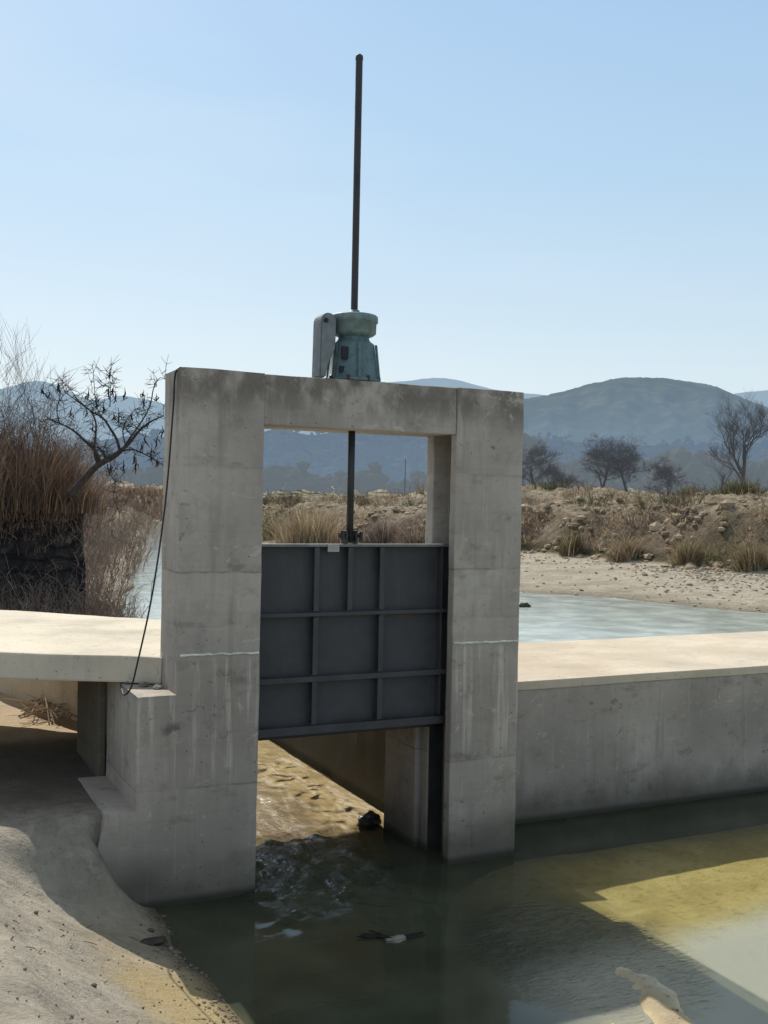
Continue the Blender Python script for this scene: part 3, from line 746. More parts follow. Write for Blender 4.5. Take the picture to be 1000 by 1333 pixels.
hill('far_hills', [(-400, 505), (-200, 490), (-60, 515), (0, 508), (25, 499), (55, 494), (85, 507), (120, 524), (150, 514), (185, 518), (230, 530), (300, 520), (400, 507), (480, 499), (530, 497), (560, 491), (590, 492), (625, 503), (660, 510), (700, 513), (760, 520), (850, 525), (940, 515), (985, 509), (1030, 505), (1200, 520), (1500, 510)],
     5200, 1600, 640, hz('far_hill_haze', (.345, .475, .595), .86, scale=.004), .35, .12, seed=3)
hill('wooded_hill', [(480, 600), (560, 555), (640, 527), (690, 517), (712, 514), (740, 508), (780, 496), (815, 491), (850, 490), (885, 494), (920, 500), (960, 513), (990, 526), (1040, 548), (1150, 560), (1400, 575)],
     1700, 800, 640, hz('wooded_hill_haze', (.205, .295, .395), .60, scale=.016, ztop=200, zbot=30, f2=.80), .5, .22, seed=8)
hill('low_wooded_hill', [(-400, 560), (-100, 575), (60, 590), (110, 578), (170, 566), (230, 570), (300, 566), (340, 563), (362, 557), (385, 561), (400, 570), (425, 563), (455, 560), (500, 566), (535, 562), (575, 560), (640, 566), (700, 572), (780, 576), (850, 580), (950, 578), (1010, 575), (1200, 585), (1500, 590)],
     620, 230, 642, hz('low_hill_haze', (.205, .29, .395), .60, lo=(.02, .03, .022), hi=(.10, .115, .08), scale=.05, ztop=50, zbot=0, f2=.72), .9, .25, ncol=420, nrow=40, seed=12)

# ------------------------------------------------------------------ vegetation builders
TAN = [(.50, .39, .25), (.42, .32, .20), (.35, .26, .165), (.56, .45, .30), (.28, .205, .13)]
RED = [(.22, .135, .09), (.18, .11, .075), (.27, .17, .11), (.15, .095, .065), (.33, .23, .155)]
PUR = [(.24, .18, .15), (.19, .14, .12), (.30, .23, .19), (.15, .11, .09), (.36, .28, .225)]
OLV = [(.17, .155, .075), (.125, .12, .055), (.22, .195, .10), (.28, .23, .13)]
def jitter(c, v=.18): k_ = 1+rnd.uniform(-v, v); return tuple(min(1, t*k_) for t in c)
def tuft(m, p, n, h, spread, w_, pal, bend=.5, seg=2):
    for i in range(n):
        a = rnd.uniform(0, 6.283); q = spread*math.sqrt(rnd.random())
        hh = h*rnd.uniform(.45, 1.1)*(1-.35*q/max(spread, .01))
        b = hh*bend*rnd.uniform(.2, 1.1)
        m.blade((p[0]+q*math.cos(a), p[1]+q*math.sin(a), p[2]-.03), (math.cos(a+rnd.uniform(-.8, .8)), math.sin(a+rnd.uniform(-.8, .8))), hh, w_*rnd.uniform(.6, 1.4), b, jitter(rnd.choice(pal)), seg)
def wisps(m, p, n, h, spread, rad, pal):
    """brushy shrub: thin crooked stems that fork"""
    for i in range(n):
        a = rnd.uniform(0, 6.283); hh = h*rnd.uniform(.5, 1.1); q = spread*math.sqrt(rnd.random())*.5
        c = jitter(rnd.choice(pal)); p0 = Vector((p[0]+q*math.cos(a), p[1]+q*math.sin(a), p[2]-.05))
        d = Vector((math.cos(a)*spread*.7, math.sin(a)*spread*.7, hh)); pts = [p0]
        for s_ in range(1, 4): pts.append(p0+d*(s_/3)+Vector((rnd.uniform(-1, 1), rnd.uniform(-1, 1), rnd.uniform(-.5, .5)))*hh*.09)
        m.tube(pts, [rad, rad*.8, rad*.55, rad*.25], 3, c, False)
        for s_ in (1, 2, 2, 3):
            e = pts[s_]+Vector((rnd.uniform(-1, 1), rnd.uniform(-1, 1), rnd.uniform(.1, 1)))*hh*.28
            m.tube([pts[s_], (pts[s_]+e)*.5+Vector((0, 0, hh*.03)), e], [rad*.5, rad*.4, rad*.2], 3, c, False)
def ground_at(x, y): return terr_z(math.atan2(x, y), math.hypot(x, y))
def pal_mix(*ps):
    out = []
    for p in ps: out += p
    return out

# a) dry reeds on top of the old stone block and around it
blk = thing('stone_abutment', 'dark old block of rough stone standing in shade, overgrown with dry reeds', 'stone block', (2.6, 25.2, .9))
bm = prism([(4.40, 24.75), (4.62, 27.5), (-2, 28.3), (-2.4, 23.8)], .5, 3.62, .06, .0)
bmesh.ops.triangulate(bm, faces=[f for f in bm.faces if len(f.verts) > 4])
for it in range(5):
    long = [e for e in bm.edges if e.calc_length() > .3]
    if not long: break
    bmesh.ops.subdivide_edges(bm, edges=long, cuts=1, use_grid_fill=True)
for v in bm.verts:
    v.co += Vector((noise.noise(v.co*1.4), noise.noise(v.co*1.4+Vector((9, 9, 9))), .8*noise.noise(v.co*1.1+Vector((4, 2, 1)))))*(.13 if v.co.z < 3.2 else .2)
    if v.co.z > 3.2: v.co.z -= .30*max(0, noise.noise((v.co.x*.9, 1.5, 3))+.35)*sstep(25.6, 24.4, v.co.y)
k = NT('dark_stone'); br = k.n('ShaderNodeTexVoronoi', feature='DISTANCE_TO_EDGE'); k.put(br.inputs['Vector'], k.map((1.5, 1.5, 3.0))); br.inputs['Scale'].default_value = 1
n1 = k.noise(3.5, 6, .7)
c = k.mix(k.ramp(n1, .35, .7), (.030, .026, .027), (.085, .075, .072)); c = k.mix(k.ramp(k.noise(1.1, 5, .7), .4, .6, 0, .7), c, (.022, .02, .022)); c = k.mix(k.ramp(br.outputs['Distance'], .0, .08, .6, 0), c, (.016, .014, .014))
k.put(k.b.inputs['Base Color'], c); k.b.inputs['Roughness'].default_value = .95; k.b.inputs['Specular IOR Level'].default_value = .1
k.put(k.b.inputs['Normal'], k.bump(k.math('ADD', n1, k.math('MULTIPLY', k.ramp(br.outputs['Distance'], 0, .15), .6)), .9, .12))
obj('stone_body', bm, k.m, blk)

m = MB()
for i in range(230):
    x = rnd.uniform(1.8, 4.6); tuft(m, (x, rnd.uniform(24.2, 24.5), 3.5-abs(rnd.gauss(0, .42))), 8, rnd.uniform(.25, .8), .25, .018, RED[:4]+PUR[1:4:2], 1.0, 3)
    if i < 70: wisps(m, (x, 24.45, 3.5-abs(rnd.gauss(0, .5))), 2, rnd.uniform(.3, .7), .5, .007, RED+PUR)
for i in range(260):
    x = rnd.uniform(-1.6, 4.5) if i < 90 else rnd.uniform(2.0, 4.45); y = rnd.uniform(24.4, 27.2)
    q = sstep(5.1, 3.7, x)*(.72+.75*max(0, .5+noise.noise((x*1.1, y*.8, 2))))
    tuft(m, (x, y, 3.2), 24, (1.05+1.25*q)*rnd.uniform(.7, 1.1), .42, .022, RED+RED+PUR[:4], .85, 3)
    if rnd.random() < .8: wisps(m, (x, y, 3.5), 4, (.8+1.2*q)*rnd.uniform(.7, 1.1), .5, .009, RED+PUR[:2])
for i in range(60):
    x = rnd.uniform(-1.2, 3.9); tuft(m, (x, rnd.uniform(24.3, 25.0), 3.25), 12, rnd.uniform(1.2, 2.1), .35, .024, RED+TAN[2:3], .6, 3)
o = obj('reed_thicket', m.data(), M_blade); tag(o, 'thick brown stand of dry reeds growing on top of the dark stone block', 'reeds'); origin_to(o, (1, 25.5, 3.55))

# hanging creepers over the block face and scrub at its right
def scrub_obj(name, label, cat, build, base, group=None):
    m = MB(); build(m); o = obj(name, m.data(), M_blade); tag(o, label, cat, group); origin_to(o, base); return o
def b_right(m):
    for i in range(820):
        y = rnd.uniform(17.5, 30) if i < 420 else (rnd.uniform(30, 70) if i < 640 else rnd.uniform(60, 170))
        x = left_edge(y) - (rnd.uniform(.15, 2.4) if y < 30 else rnd.uniform(-.2, 4.5)*(1 if y < 70 else 2.5))
        z = max(0, ground_at(x, y)); g = 1 if y < 30 else 1.5 if y < 70 else 2.4
        wisps(m, (x, y, z), 3, rnd.uniform(.5, 1.3)*(1.15 if y > 21 else .6)*g, .55*g, .009*g, PUR+RED[:1])
        tuft(m, (x, y, z), 8, rnd.uniform(.3, .8)*g, .35*g, .022*g, PUR+TAN[1:3], .7)
    for i in range(26):
        x = rnd.uniform(3.9, 4.75); z = rnd.uniform(1.2, 3.3)
        wisps(m, (x, 24.5-.1*rnd.random(), z), 2, .4, .4, .008, PUR)
scrub_obj('river_bank_scrub', 'tangle of leafless purple-brown scrub along the river right of the stone block', 'scrub', b_right, (4.6, 23, .8))
def b_base(m):
    for i in range(110):
        y = rnd.uniform(17.3, 23.8); x = rnd.uniform(-.5, left_edge(y)-.1)
        z = max(ground_at(x, y), .6)
        tuft(m, (x, y, z), 16, rnd.uniform(.45, .95)*(1.15 if x > 2 else .85), .35, .02, TAN+PUR[:2], .9, 3)
        if rnd.random() < .35: wisps(m, (x, y, z), 3, .9, .6, .009, PUR)
scrub_obj('dry_grass_clump', 'low bleached dry grass and twigs growing behind the footbridge slab below the stone block', 'dry grass', b_base, (2.4, 19.5, .9))
def b_reed2(m):
    for i in range(26):
        x, y = rnd.uniform(-2.6, .6), rnd.uniform(20.5, 23)
        wisps(m, (x, y, 1.1), 2, rnd.uniform(.8, 1.3), .6, .009, PUR)
        tuft(m, (x, y, 1.1), 10, .8, .3, .022, PUR+RED[:2], .7)
scrub_obj('bramble', 'pale leafless brambles at the foot of the stone block at far left', 'bramble', b_reed2, (-1, 22, 1))

# bare trees ----------------------------------------------------------------
def bare_tree(trunk, crown, base, h, r0, levels=4, spread=.55, seed=1, n0=5, upward=.25, nside=5, twig=1.0, start=.28):
    rg = random.Random(seed)
    def grow(p, d, L, r, lv, mb):
        pts, rad = [p], [r]; q = p; dd = d.copy(); seg = 4 if lv < 2 else 3
        for i in range(seg):
            dd = (dd + Vector((rg.uniform(-1, 1), rg.uniform(-1, 1), rg.uniform(-.6, .9)))*.17 + Vector((0, 0, upward*.15))).normalized()
            q = q + dd*(L/seg); pts.append(q); rad.append(r*(1-.62*(i+1)/seg))
        mb.tube(pts, rad, max(3, nside-lv), None, False)
        if lv >= levels: return
        k_ = n0 if lv == 0 else rg.randint(3, 4) + (1 if lv >= 1 else 0)
        for c_ in range(k_):
            t = start+(1-start)*(c_+rg.random()*.7)/k_ if lv == 0 else .25+.75*(c_+rg.random()*.6)/k_
            t = min(.98, t); idx = min(len(pts)-2, int(t*seg)); u_ = t*seg-idx
            pp = pts[idx].lerp(pts[idx+1], u_); rr = rad[idx]*(1-u_)+rad[idx+1]*u_
            ang = rg.uniform(0, 6.283)+c_*2.4
            side = Vector((math.cos(ang), math.sin(ang), 0)); side = (side - dd*side.dot(dd)).normalized()
            nd = (dd*(1-spread)+side*spread*1.25+Vector((0, 0, upward))).normalized()
            grow(pp, nd, L*rg.uniform(.50, .74)*(1.12-.35*t if lv == 0 else 1), max(rr*.62, .006*twig), lv+1, crown)
    grow(Vector(base), Vector((rg.uniform(-.06, .06), rg.uniform(-.06, .06), 1)).normalized(), h*.62, r0, 0, trunk)
def far_tree(px, py, D, hpx, label, seed, name='bare_tree', group=None, r0=None, **kw):
    b = ond(px, py, D); h = hpx/FPX*D; g_ = min(b.z, ground_at(b.x, b.y)); h += b.z-g_; b.z = g_
    t = thing(name, label, 'tree', b, group)
    tr, cr = MB(), MB()
    bare_tree(tr, cr, b-Vector((0, 0, .4)), h*.92, r0 or h*.026, seed=seed, twig=D/62, **kw)
    obj('trunk', tr.data(), M_barkfar, t); obj('crown', cr.data(), M_twigfar if D > 100 else M_barkfar, t)
    return t
far_tree(968, 622, 95, 112, 'tallest leafless tree on the far bank, dark against the hill at right', 21, levels=5, spread=.46, n0=7, start=.40)
far_tree(783, 634, 110, 88, 'broad hazy leafless tree on the far bank, second from the right post', 5, levels=5, spread=.66, n0=8, upward=.2, start=.40)
far_tree(821, 634, 108, 80, 'slim hazy leafless tree just right of the broad tree on the far bank', 9, levels=5, spread=.64, n0=8, upward=.2, start=.40)
far_tree(700, 624, 125, 64, 'small hazy leafless tree directly beside the right concrete post', 14, levels=5, spread=.64, n0=8, upward=.2, start=.40)
far_tree(936, 634, 80, 62, 'crooked thin snag leaning left of the tallest leafless tree', 33, levels=3, spread=.5, n0=3)
far_tree(735, 628, 150, 40, 'faint low leafless tree between the small tree and the broad tree', 41, levels=5, spread=.65, n0=7)
far_tree(867, 632, 150, 44, 'faint leafless tree right of the slim tree on the far bank', 44, levels=5, spread=.65, n0=7)
for px, py, hp, sd in ((12, 648, 205, 3), (55, 650, 195, 18)):
    b = ond(px, py, 27.5); t = thing('bare_sapling', 'thin bare sapling rising above the reeds, ' + ('at the very left edge' if px < 30 else 'just left of the leaning tree'), 'sapling', b)
    tr, cr = MB(), MB(); bare_tree(tr, cr, b-Vector((0, 0, .3)), hp/FPX*27.5*1.15, .018, 3, .40, sd, 5, .40, 5, .55, .4)
    obj('trunk', tr.data(), M_bark, t); obj('crown', cr.data(), M_bark, t)

# leaning tree with hanging pods: main limbs placed in a slanted plane at the river edge
LD = 23.6
def LP(px, py, dd=0): return ond(px, py, LD+dd)
t = thing('leaning_tree', 'crooked bare tree leaning right over the river with dark hanging pods', 'tree', LP(92, 642))
tr = MB(); cr = MB()
def limb(mb, pts, r0, r1, n=6):
    P = [LP(*p) for p in pts]; k_ = len(P)-1; Q = []
    for i in range(k_):
        a, b, c_, d = P[max(i-1, 0)], P[i], P[i+1], P[min(i+2, k_)]
        for s_ in range(3):
            u_ = s_/3; Q.append(.5*((2*b)+(c_-a)*u_+(2*a-5*b+4*c_-d)*u_*u_+(3*b-a-3*c_+d)*u_**3))
    Q.append(P[-1]); L = len(Q)-1
    mb.tube(Q, [r0+(r1-r0)*i/L for i in range(L+1)], n)
    return Q
limbs = []
limb(tr, [(90, 645), (106, 628), (122, 610), (133, 602), (148, 594), (157, 587)], .085, .055, 8)
limbs.append(limb(cr, [(157, 587), (168, 577), (182, 560), (196, 549), (213, 541, -.3)], .045, .012))
limbs.append(limb(cr, [(156, 587), (152, 572), (143, 557), (134, 544), (120, 536), (103, 524), (84, 510)], .034, .009))
limbs.append(limb(cr, [(131, 603), (124, 587), (110, 573), (95, 560), (80, 552), (62, 545)], .04, .010))
limbs.append(limb(cr, [(128, 606), (123, 590), (124, 570), (125, 552), (120, 538), (110, 528), (95, 515)], .03, .009))
limbs.append(limb(cr, [(138, 600), (134, 588), (126, 582)], .03, .018))
limbs.append(limb(cr, [(160, 584), (172, 566, .3), (186, 546, .4), (196, 526, .5), (200, 505, .5), (208, 492, .5), (216, 494, .5)], .022, .006))
limbs.append(limb(cr, [(157, 588), (172, 585), (190, 592), (205, 601), (216, 608)], .024, .007))
limbs.append(limb(cr, [(134, 545), (126, 530), (123, 505), (121, 478)], .014, .004))
limbs.append(limb(cr, [(143, 530), (144, 505), (142, 486)], .012, .004))
limbs.append(limb(cr, [(163, 578), (160, 560, .4), (166, 545, .5), (175, 535, .6), (183, 530, .6)], .016, .005))
limbs.append(limb(cr, [(140, 604), (142, 615), (150, 628), (148, 648), (156, 668)], .014, .004))
limbs.append(limb(cr, [(78, 552), (74, 535), (78, 515), (76, 503)], .014, .004))
for Q in limbs:
    for s_ in range(20):
        a = Q[rnd.randrange(len(Q)//4, len(Q))]
        d = Vector((rnd.uniform(-1, 1), rnd.uniform(-.6, .6), rnd.uniform(-.5, 1.1)))*rnd.uniform(.2, .5)
        mid = a+d*.5+Vector((rnd.uniform(-.06, .06), 0, rnd.uniform(-.06, .06)))
        cr.tube([a, mid, a+d], [.007, .0055, .003], 3, None, False)
        for q in range(3):
            e = mid+Vector((rnd.uniform(-1, 1), rnd.uniform(-.5, .5), rnd.uniform(-.6, 1)))*.2
            cr.tube([mid, e], [.006, .003], 3, None, False)
obj('trunk', tr.data(), M_bark, t, True); obj('crown', cr.data(), M_bark, t)
pods = [(142, 491, 5), (125, 528, 9), (114, 517, 6), (76, 507, 7), (151, 520, 6), (147, 512, 6), (154, 548, 9), (147, 545, 5), (188, 528, 8), (198, 597, 11), (177, 612, 9), (162, 516, 6), (186, 515, 4), (141, 515, 9), (56, 510, 5), (63, 516, 5), (92, 540, 6), (112, 540, 5), (205, 580, 8), (174, 600, 7), (143, 612, 7), (194, 553, 5), (204, 520, 4), (135, 535, 6), (170, 545, 4), (190, 575, 6), (183, 585, 5), (210, 565, 6), (120, 560, 4), (160, 610, 6), (205, 605, 6)]
for i, (px, py, L) in enumerate(pods):
    p = LP(px+rnd.uniform(-1, 1), py, rnd.uniform(-.3, .3)); m = MB(); L_ = L*1.25/FPX*LD
    m.tube([p+Vector((0, 0, L_*1.5)), p+Vector((.01, 0, L_)), p+Vector((rnd.uniform(-.03, .03), 0, .5*L_)), p, p+Vector((rnd.uniform(-.06, .06), 0, -.5*L_))], [.004, .008, .019 if L > 5 else .014, .016, .004], 5)
    for q in range(3):
        a = p+Vector((0, 0, rnd.uniform(0, L_))); m.tube([a, a+Vector((rnd.uniform(-.07, .07), 0, -.03)), a+Vector((rnd.uniform(-.10, .10), 0, -.12))], [.006, .014, .004], 3)
    obj('seed_pod', m.data(), M_pod, t)

# far bank: named bushes, and the scrub cover that reads as one mass
def bush(px, py, D, wpx, hpx, pal, label, n=380, name='dry_bush', group=None, cat='bush', bend=.35, foot=0):
    b = ond(px, py, D)
    if foot: D = lerp_tab(BANK, az(px))+foot; b = ond(px, py, D); b.z = 9
    g = ground_at(b.x, b.y); b.z = min(b.z, g) if D is not None else g
    wd = wpx/FPX*D/2; h = (hpx/FPX*D)
    m = MB()
    tang = Vector((math.cos(math.atan2(b.x, b.y)), -math.sin(math.atan2(b.x, b.y)), 0))
    for i in range(int(n*1.2)):
        u_ = rnd.gauss(0, .42); u_ = max(-1, min(1, u_)); q = b+tang*(u_*wd)+Vector((b.x, b.y, 0)).normalized()*rnd.uniform(-.5, .5)*wd
        hh = h*rnd.uniform(.25, 1.08)*(1-.55*u_*u_); a = rnd.uniform(0, 6.283)
        lean = Vector((tang.x*u_, tang.y*u_, 0))*1.2+Vector((math.cos(a), math.sin(a), 0))*.9
        m.blade((q.x, q.y, ground_at(q.x, q.y)-.05), lean, hh, D*.0008*rnd.uniform(.6, 1.6), hh*bend*rnd.uniform(.4, 2.2), jitter(rnd.choice(pal), .35), 3)
    for i in range(n//9):
        u_ = rnd.uniform(-1, 1); q = b+tang*(u_*wd*.9); wisps(m, (q.x, q.y, ground_at(q.x, q.y)), 3, h*rnd.uniform(.5, 1.15)*(1-.4*u_*u_), wd*.5, D*.00022, pal)
    o = obj(name, m.data(), M_blade); tag(o, label, cat, group); origin_to(o, b); return o
bush(400, 708, 73, 95, 62, TAN+TAN[:2], 'large pale tan dry reed clump seen through the frame opening above the gate', 900, 'reed_clump', None, 'reeds')
bush(492, 704, 70, 60, 38, PUR, 'low purple-brown bush just right of the rod in the frame opening', 420)
bush(540, 704, 67, 50, 40, PUR+TAN[:1], 'brown bush against the inner right edge of the frame opening', 420)
bush(352, 690, 84, 22, 26, OLV, 'small dark olive bush at the left edge of the frame opening', 200)
bush(895, 722, 58, 36, 44, TAN[2:]+OLV[2:], 'round khaki bush at the foot of the far dirt bank, second from the right edge', 520, foot=1.0)
bush(978, 727, 55, 44, 42, TAN[2:]+OLV[2:], 'wide khaki bush at the foot of the far dirt bank near the right edge', 520, foot=1.0)
bush(745, 710, 68, 30, 36, OLV+TAN[2:], 'dark olive bush at the foot of the far dirt bank, nearest the right post', 360, foot=1.0)
bush(812, 716, 62, 40, 34, TAN[1:], 'tan grass bush in the middle of the far dirt bank', 380, foot=1.0)
bush(700, 640, 100, 60, 16, PUR+OLV, 'low brown bush under the small hazy tree beside the right post', 260)
bush(960, 645, 74, 60, 24, OLV+[(.10, .12, .05)], 'green-brown bush below the tallest leafless tree', 360)
bush(895, 640, 88, 46, 20, [(.09, .11, .05), (.13, .14, .065)]+OLV, 'dark green bush left of the crooked snag', 300)
m = MB()
for i in range(3000):
    a = az(rnd.uniform(215, 1120)); b = lerp_tab(BANK, a); u_ = rnd.random()
    r = b + (rnd.uniform(-.3, 6) if u_ < .55 else rnd.uniform(5, 45))
    x, y = r*math.sin(a), r*math.cos(a)
    if fbm(x*.16, y*.16, 9) < .02+.08*rnd.random(): continue
    z = terr_z(a, r)
    if z < .45: continue
    pal = (OLV if fbm(x*.11, y*.11, 21) > .12 else PUR+TAN[1:]) if rnd.random() < .8 else TAN
    tuft(m, (x, y, z), 8, rnd.uniform(.2, .65)*(1.5 if rnd.random() < .15 else 1), .6, r*.0012, pal, .9)
    if rnd.random() < .35: wisps(m, (x, y, z), 4, rnd.uniform(.5, 1.2), .7, r*.00022, pal)
for i in range(420):
    a = az(rnd.uniform(330, 1120)); r = lerp_tab(BANK, a)+rnd.uniform(6, 60); x, y = r*math.sin(a), r*math.cos(a)
    if fbm(x*.05, y*.05, 44) < .02: continue
    z = terr_z(a, r); tt = rnd.choice([OLV, PUR, [(.09, .10, .05), (.12, .125, .06)], TAN[2:]])
    for q in range(3): wisps(m, (x+rnd.gauss(0, .6), y+rnd.gauss(0, .6), z), 6, rnd.uniform(.5, 1.3), .9, r*.0003, tt)
    tuft(m, (x, y, z), 26, rnd.uniform(.5, 1.2), .9, r*.0010, tt, .6)
stuff('bank_scrub', m.data(), M_blade, 'rough dry scrub and weeds covering the far river bank', 'scrub')
m = MB()
for i in range(700):    # reddish scrub on the far shore left of the gate
    a = az(rnd.uniform(90, 290)); b = lerp_tab(BANK, a); r = b + rnd.uniform(-4, 16)
    x, y = r*math.sin(a), r*math.cos(a); z = terr_z(a, r)
    tuft(m, (x, y, z), 8, rnd.uniform(.8, 2.6), 1.0, r*.0012, RED+PUR, .4)
stuff('far_shore_scrub', m.data(), M_blade, 'reddish brown dry scrub along the far shore beyond the river bend at left', 'scrub')
# loose earth clods tumbled down the eroded bank
m = MB()
for i in range(1500):
    a = az(rnd.uniform(330, 1120)); r = lerp_tab(BANK, a)+abs(rnd.gauss(1, 7)); x, y = r*math.sin(a), r*math.cos(a)
    if fbm(x*.25, y*.25, 61) < 0: continue
    g = rnd.uniform(.55, 1.25); m.lump((x, y, terr_z(a, r)+.01), rnd.uniform(.06, .26)*(1.8 if rnd.random() < .08 else 1), (.34*g, .265*g, .18*g), 1, (1.1, 1.1, .75), .6, i*.7)
stuff('earth_clods', m.data(), M_pebble, 'brown clods of loose earth lying on the eroded far bank', 'earth clods')
# gravel on the sand bar
m = MB()
for i in range(800):
    a = az(rnd.uniform(620, 1150) if rnd.random() < .4 else rnd.uniform(820, 1150)); s, b = lerp_tab(SHORE, a), lerp_tab(BANK, a)
    r = s+(b-s)*max(.02, 1-abs(rnd.gauss(0, .25))) if rnd.random() < .75 else rnd.uniform(s, b)
    x, y = r*math.sin(a), r*math.cos(a); g = rnd.uniform(.5, 1.1)
    m.lump((x, y, terr_z(a, r)+.02), rnd.uniform(.025, .10)*(1.8 if rnd.random() < .05 else 1), (.42*g, .36*g, .28*g), 1, (1, 1, .6), .5, i)
stuff('gravel', m.data(), M_pebble, 'scattered grey gravel and stones on the pale sand bar', 'gravel')
# hazy wood at the foot of the hills
def crown_cloud(m, p, h, wd, n, sz, tt, lumps=3):
    p = Vector(p)
    for q in range(lumps):
        a = rnd.uniform(0, 6.283); rr = math.sqrt(rnd.random())*wd*.85
        m.lump(p+Vector((rr*math.cos(a), rr*math.sin(a), h*rnd.uniform(.2, .78))), h*rnd.uniform(.11, .22), jitter(tt, .15), 1, (1.15, 1.15, .95), .55, rnd.random()*90)
    for q in range(n):
        d = Vector((rnd.gauss(0, .5), rnd.gauss(0, .5), rnd.gauss(0, .45)))
        c_ = p+Vector((d.x*wd, d.y*wd, h*.55+d.z*h*.45)); base = len(m.v); t_ = jitter(tt, .15)
        for z_ in range(3): m.v.append(c_+Vector((rnd.uniform(-1, 1), rnd.uniform(-1, 1), rnd.uniform(-1, 1)))*sz); m.t.append(t_)
        m.f.append((base, base+1, base+2))
WT = [(.07, .072, .058), (.085, .08, .066), (.06, .068, .05), (.10, .09, .072), (.048, .058, .042)]
m = MB()
for i in range(620):
    px = rnd.uniform(-60, 1120); D = rnd.uniform(200, 420); p = ond(px, 640, D); g = terr_z(math.atan2(p.x, p.y), D)
    h = rnd.uniform(4, 12)*(1.0 if px > 660 else .55)*(.75+.5*max(0, fbm(px*.02, 3, 3)+.4)); p.z = g
    crown_cloud(m, p, h, h*.5, 60, h*.035, rnd.choice(WT), 8)
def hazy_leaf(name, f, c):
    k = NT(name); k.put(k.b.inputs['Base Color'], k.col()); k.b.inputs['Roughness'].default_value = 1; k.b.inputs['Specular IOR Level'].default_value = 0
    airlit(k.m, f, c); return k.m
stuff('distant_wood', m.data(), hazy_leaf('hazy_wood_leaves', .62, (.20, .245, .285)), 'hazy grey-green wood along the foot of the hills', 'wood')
m = MB(); hv = HILLS['low_wooded_hill']
for i in range(2600):
    v_ = hv[rnd.randrange(len(hv))]
    if math.hypot(v_[0], v_[1]) > 621: continue
    h = rnd.uniform(5, 12); crown_cloud(m, Vector(v_)+Vector((rnd.uniform(-4, 4), rnd.uniform(-4, 4), -2)), h*.8, h*.5, 0, 1, rnd.choice(WT), 2)
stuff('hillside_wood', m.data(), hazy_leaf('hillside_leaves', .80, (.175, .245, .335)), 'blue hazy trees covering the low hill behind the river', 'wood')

# distant farm buildings seen through the frame, and a pole
def house(px, py, D, w_, h_, wallc, roofc, label):
    b = ond(px, py, D); b.z = ground_at(b.x, b.y)-.1; t = thing('farm_house', label, 'house', b)
    a = math.atan2(b.x, b.y); ca, sa = math.cos(-a), math.sin(-a)
    def T(x, y, z): return (b.x+x*ca-y*sa, b.y+x*sa+y*ca, b.z+z)
    d_ = w_*.7
    V = [T(x, y, z) for z in (-1, h_) for x, y in ((-w_/2, 0), (w_/2, 0), (w_/2, d_), (-w_/2, d_))]
    obj('wall', (V, [(0, 1, 5, 4), (1, 2, 6, 5), (2, 3, 7, 6), (3, 0, 4, 7)]), wallc, t)
    e = .3; V = [T(-w_/2-e, -e, h_), T(w_/2+e, -e, h_), T(w_/2+e, d_+e, h_), T(-w_/2-e, d_+e, h_), T(-w_/2-e, d_/2, h_+w_*.22), T(w_/2+e, d_/2, h_+w_*.22)]
    obj('roof', (V, [(0, 1, 5, 4), (2, 3, 4, 5), (0, 4, 3), (1, 2, 5), (3, 2, 1, 0)]), roofc, t)
    obj('door', ([T(-.5, -.05, 0), T(.5, -.05, 0), T(.5, -.05, 2), T(-.5, -.05, 2)], [(0, 1, 2, 3)]), M_hole, t)
M_hw = simple('white_render', (.78, .78, .76), .9, 0, .08, 2); M_hr = simple('grey_roof_sheet', (.16, .17, .19), .8, 0, .2, 2)
house(428, 636, 340, 2.2, 1.3, M_hw, M_hw, 'tiny white shed far off, left of the rod in the frame opening')
house(443, 636, 350, 4.6, 1.6, M_hr, M_hr, 'tiny dark roofed house far off, just left of the rod')
b = ond(527, 645, 110); pt = thing('utility_pole', 'thin grey pole standing on the far bank near the right side of the frame opening', 'pole', b)
m = MB(); m.tube([b-Vector((0, 0, .8)), b+Vector((0, 0, 3.6))], [.05, .035], 8); obj('mast', m.data(), M_barkfar, pt)
m = MB(); m.tube([b+Vector((0, 0, 3.5)), b+Vector((0, 0, 3.75))], [.05, .02], 6); obj('pole_cap', m.data(), M_barkfar, pt)

# ------------------------------------------------------------------ small things
def rock(name, p, r, label, cat, mat, sub=3, squash=(1, 1, .7), seed=1, group=None, jag=.4):
    m = MB(); m.lump(p, r, None, sub, squash, jag, seed); o = obj(name, m.data(), mat, None, False); tag(o, label, cat, group); origin_to(o, p); return o
rock('rock', (5.08, 10.78, .0), .13, 'dark wet rock in the water at the end of the channel wall behind the gate', 'rock', M_wetrock, seed=4)
rock('rock', onz(681, 789, .02), .17, 'small dark lump standing out of the river beside the right post', 'rock', M_wetrock, squash=(1.6, 1, .6), seed=6)
sp = [(2.17, 9.9), (2.26, 10.0), (2.33, 9.85), (2.30, 10.12), (2.22, 10.2), (2.37, 10.0), (2.38, 10.22), (2.27, 9.72), (2.36, 9.55)]
for i, (x, y) in enumerate(sp):
    rock('rubble_stone', (x, y, 1.865), rnd.uniform(.025, .05), 'small pale rubble stone lying on top of the pedestal left of the post', 'stone', M_rock, 2, (1.2, 1, .7), i+10, 'rubble on the pedestal')
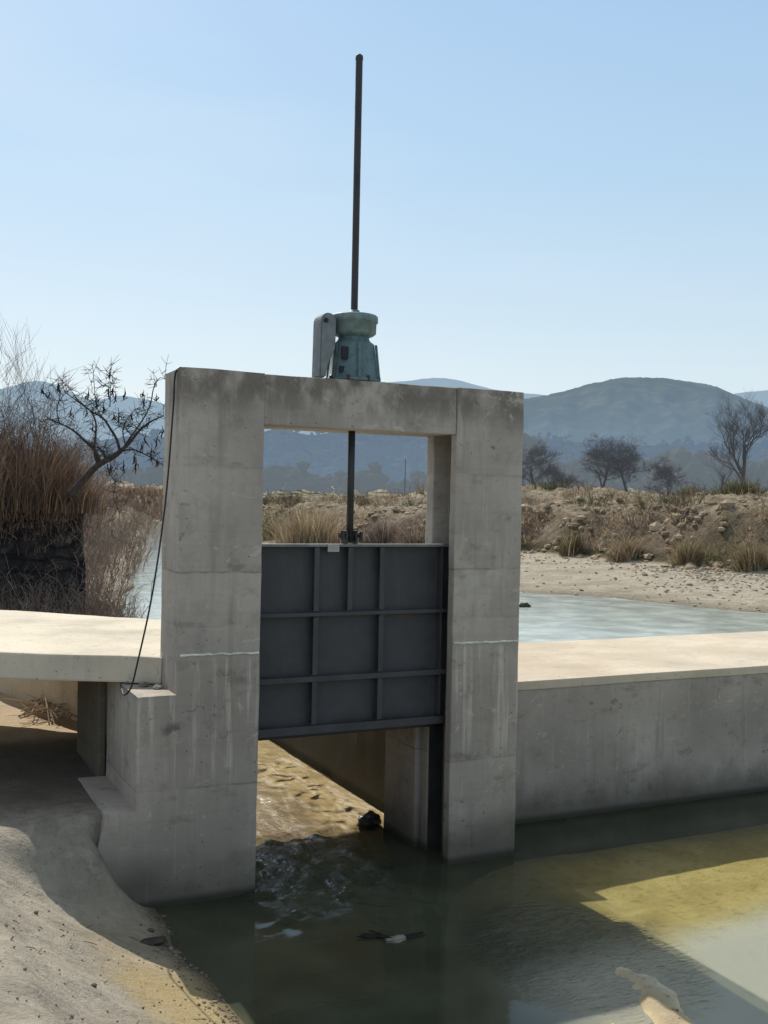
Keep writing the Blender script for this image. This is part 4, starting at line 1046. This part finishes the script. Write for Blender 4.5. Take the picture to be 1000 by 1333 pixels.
# floating rag with trailing weed
fx, fy = 3.92, 7.76
rg = thing('floating_debris', 'pale scrap of debris floating in the dark water in front of the gate', 'debris', (fx, fy, 0))
m = MB(); m.lump((fx, fy, .005), .07, None, 3, (1.3, .7, .35), .6, 3); obj('rag', m.data(), M_rag, rg)
m = MB()
for i in range(9):
    a = rnd.uniform(-.5, .5); s0 = Vector((fx, fy, .01))
    pts = [s0+Vector((rnd.uniform(-.05, .05), rnd.uniform(-.04, .04), 0)), s0+Vector((-.09+a*.05, .09, .008)), s0+Vector((-.2+a*.2, .2+a*.1, .006))]
    if i > 5: pts = [s0, s0+Vector((.12, -.02+a*.1, .012)), s0+Vector((.27, a*.2-.02, .004))]
    m.tube(pts, [.012, .008, .004], 4)
obj('weed', m.data(), M_pod, rg)
# twigs heap in the sun under the slab
m = MB()
for i in range(60):
    c_ = onz(62, 926, .9); a = rnd.uniform(0, 3.14); p = Vector((c_.x+rnd.gauss(0, .14), c_.y+rnd.gauss(0, .3), .88+rnd.random()*.12))
    d = Vector((math.cos(a), math.sin(a), rnd.uniform(-.2, .5)))*rnd.uniform(.1, .25)
    m.tube([p-d, p+Vector((0, 0, .03)), p+d], [.009, .008, .005], 4, jitter(rnd.choice([(.42, .33, .24), (.34, .26, .19), (.5, .42, .32)])), False)
o = obj('twig_heap', m.data(), M_pebble); tag(o, 'small heap of dry twigs on the sunlit ground under the slab', 'twigs'); origin_to(o, onz(62, 926, .88))
# dead leaves and stones strewn on the near bank
lab = ['dark flat stone lying alone on the shaded bank by the water', 'small stone on the sunlit grey bank at lower left']
rock('bank_stone', Vector((2.05, 8.35, bank_z(2.05, 8.35)+.015)), .07, lab[0], 'stone', M_wetrock, 2, (1.8, .7, .4), 3)
m = MB()
for i in range(520):      # along the waterline
    y = rnd.uniform(5.2, 9.1); x = 2.33-abs(rnd.gauss(0, .12)) + .08*noise.noise((y*2, 5, 5)); g = rnd.uniform(.4, 1.2)
    m.lump((x, y, bank_z(x, y)+.003), rnd.uniform(.004, .016)*(2.2 if rnd.random() < .06 else 1), (.22*g, .185*g, .14*g), 1, (1, 1, .6), .5, i)
for i in range(36):      # scraps of dry stalk
    y = rnd.uniform(4.6, 8.8); x = rnd.uniform(.3, 2.2); a = rnd.uniform(0, 3.14); L_ = rnd.uniform(.02, .07); z = bank_z(x, y)+.006
    m.tube([(x-L_*math.cos(a), y-L_*math.sin(a), z), (x, y, z+.006), (x+L_*math.cos(a), y+L_*math.sin(a), z+.002)], .003, 3, (.10, .08, .055), False)
for i in range(420):
    y = rnd.uniform(4, 8.6); x = rnd.uniform(-.5, 2.2); g = rnd.uniform(.4, 1.1)
    m.lump((x, y, bank_z(x, y)+.004), rnd.uniform(.003, .010)*(2.4 if rnd.random() < .04 else 1), (.17*g, .135*g, .105*g), 1, (1, 1, .6), .5, i)
for i in range(30):
    y = rnd.uniform(5.0, 7.2); x = lerp_tab([(5.4, 5.02), (6.2, 5.28), (6.6, 5.22), (7.2, 5.75)], y)+rnd.gauss(0, .14); z = bed_z(x, y)
    if z < -.02: continue
    g = rnd.uniform(.5, 1.2); m.lump((x, y, z+.004), rnd.uniform(.004, .014), (.30*g, .24*g, .17*g), 1, (1, 1, .6), .5, i)
stuff('loose_pebbles', m.data(), M_pebble, 'loose small pebbles strewn over the near bank and the sandy spit', 'pebbles')
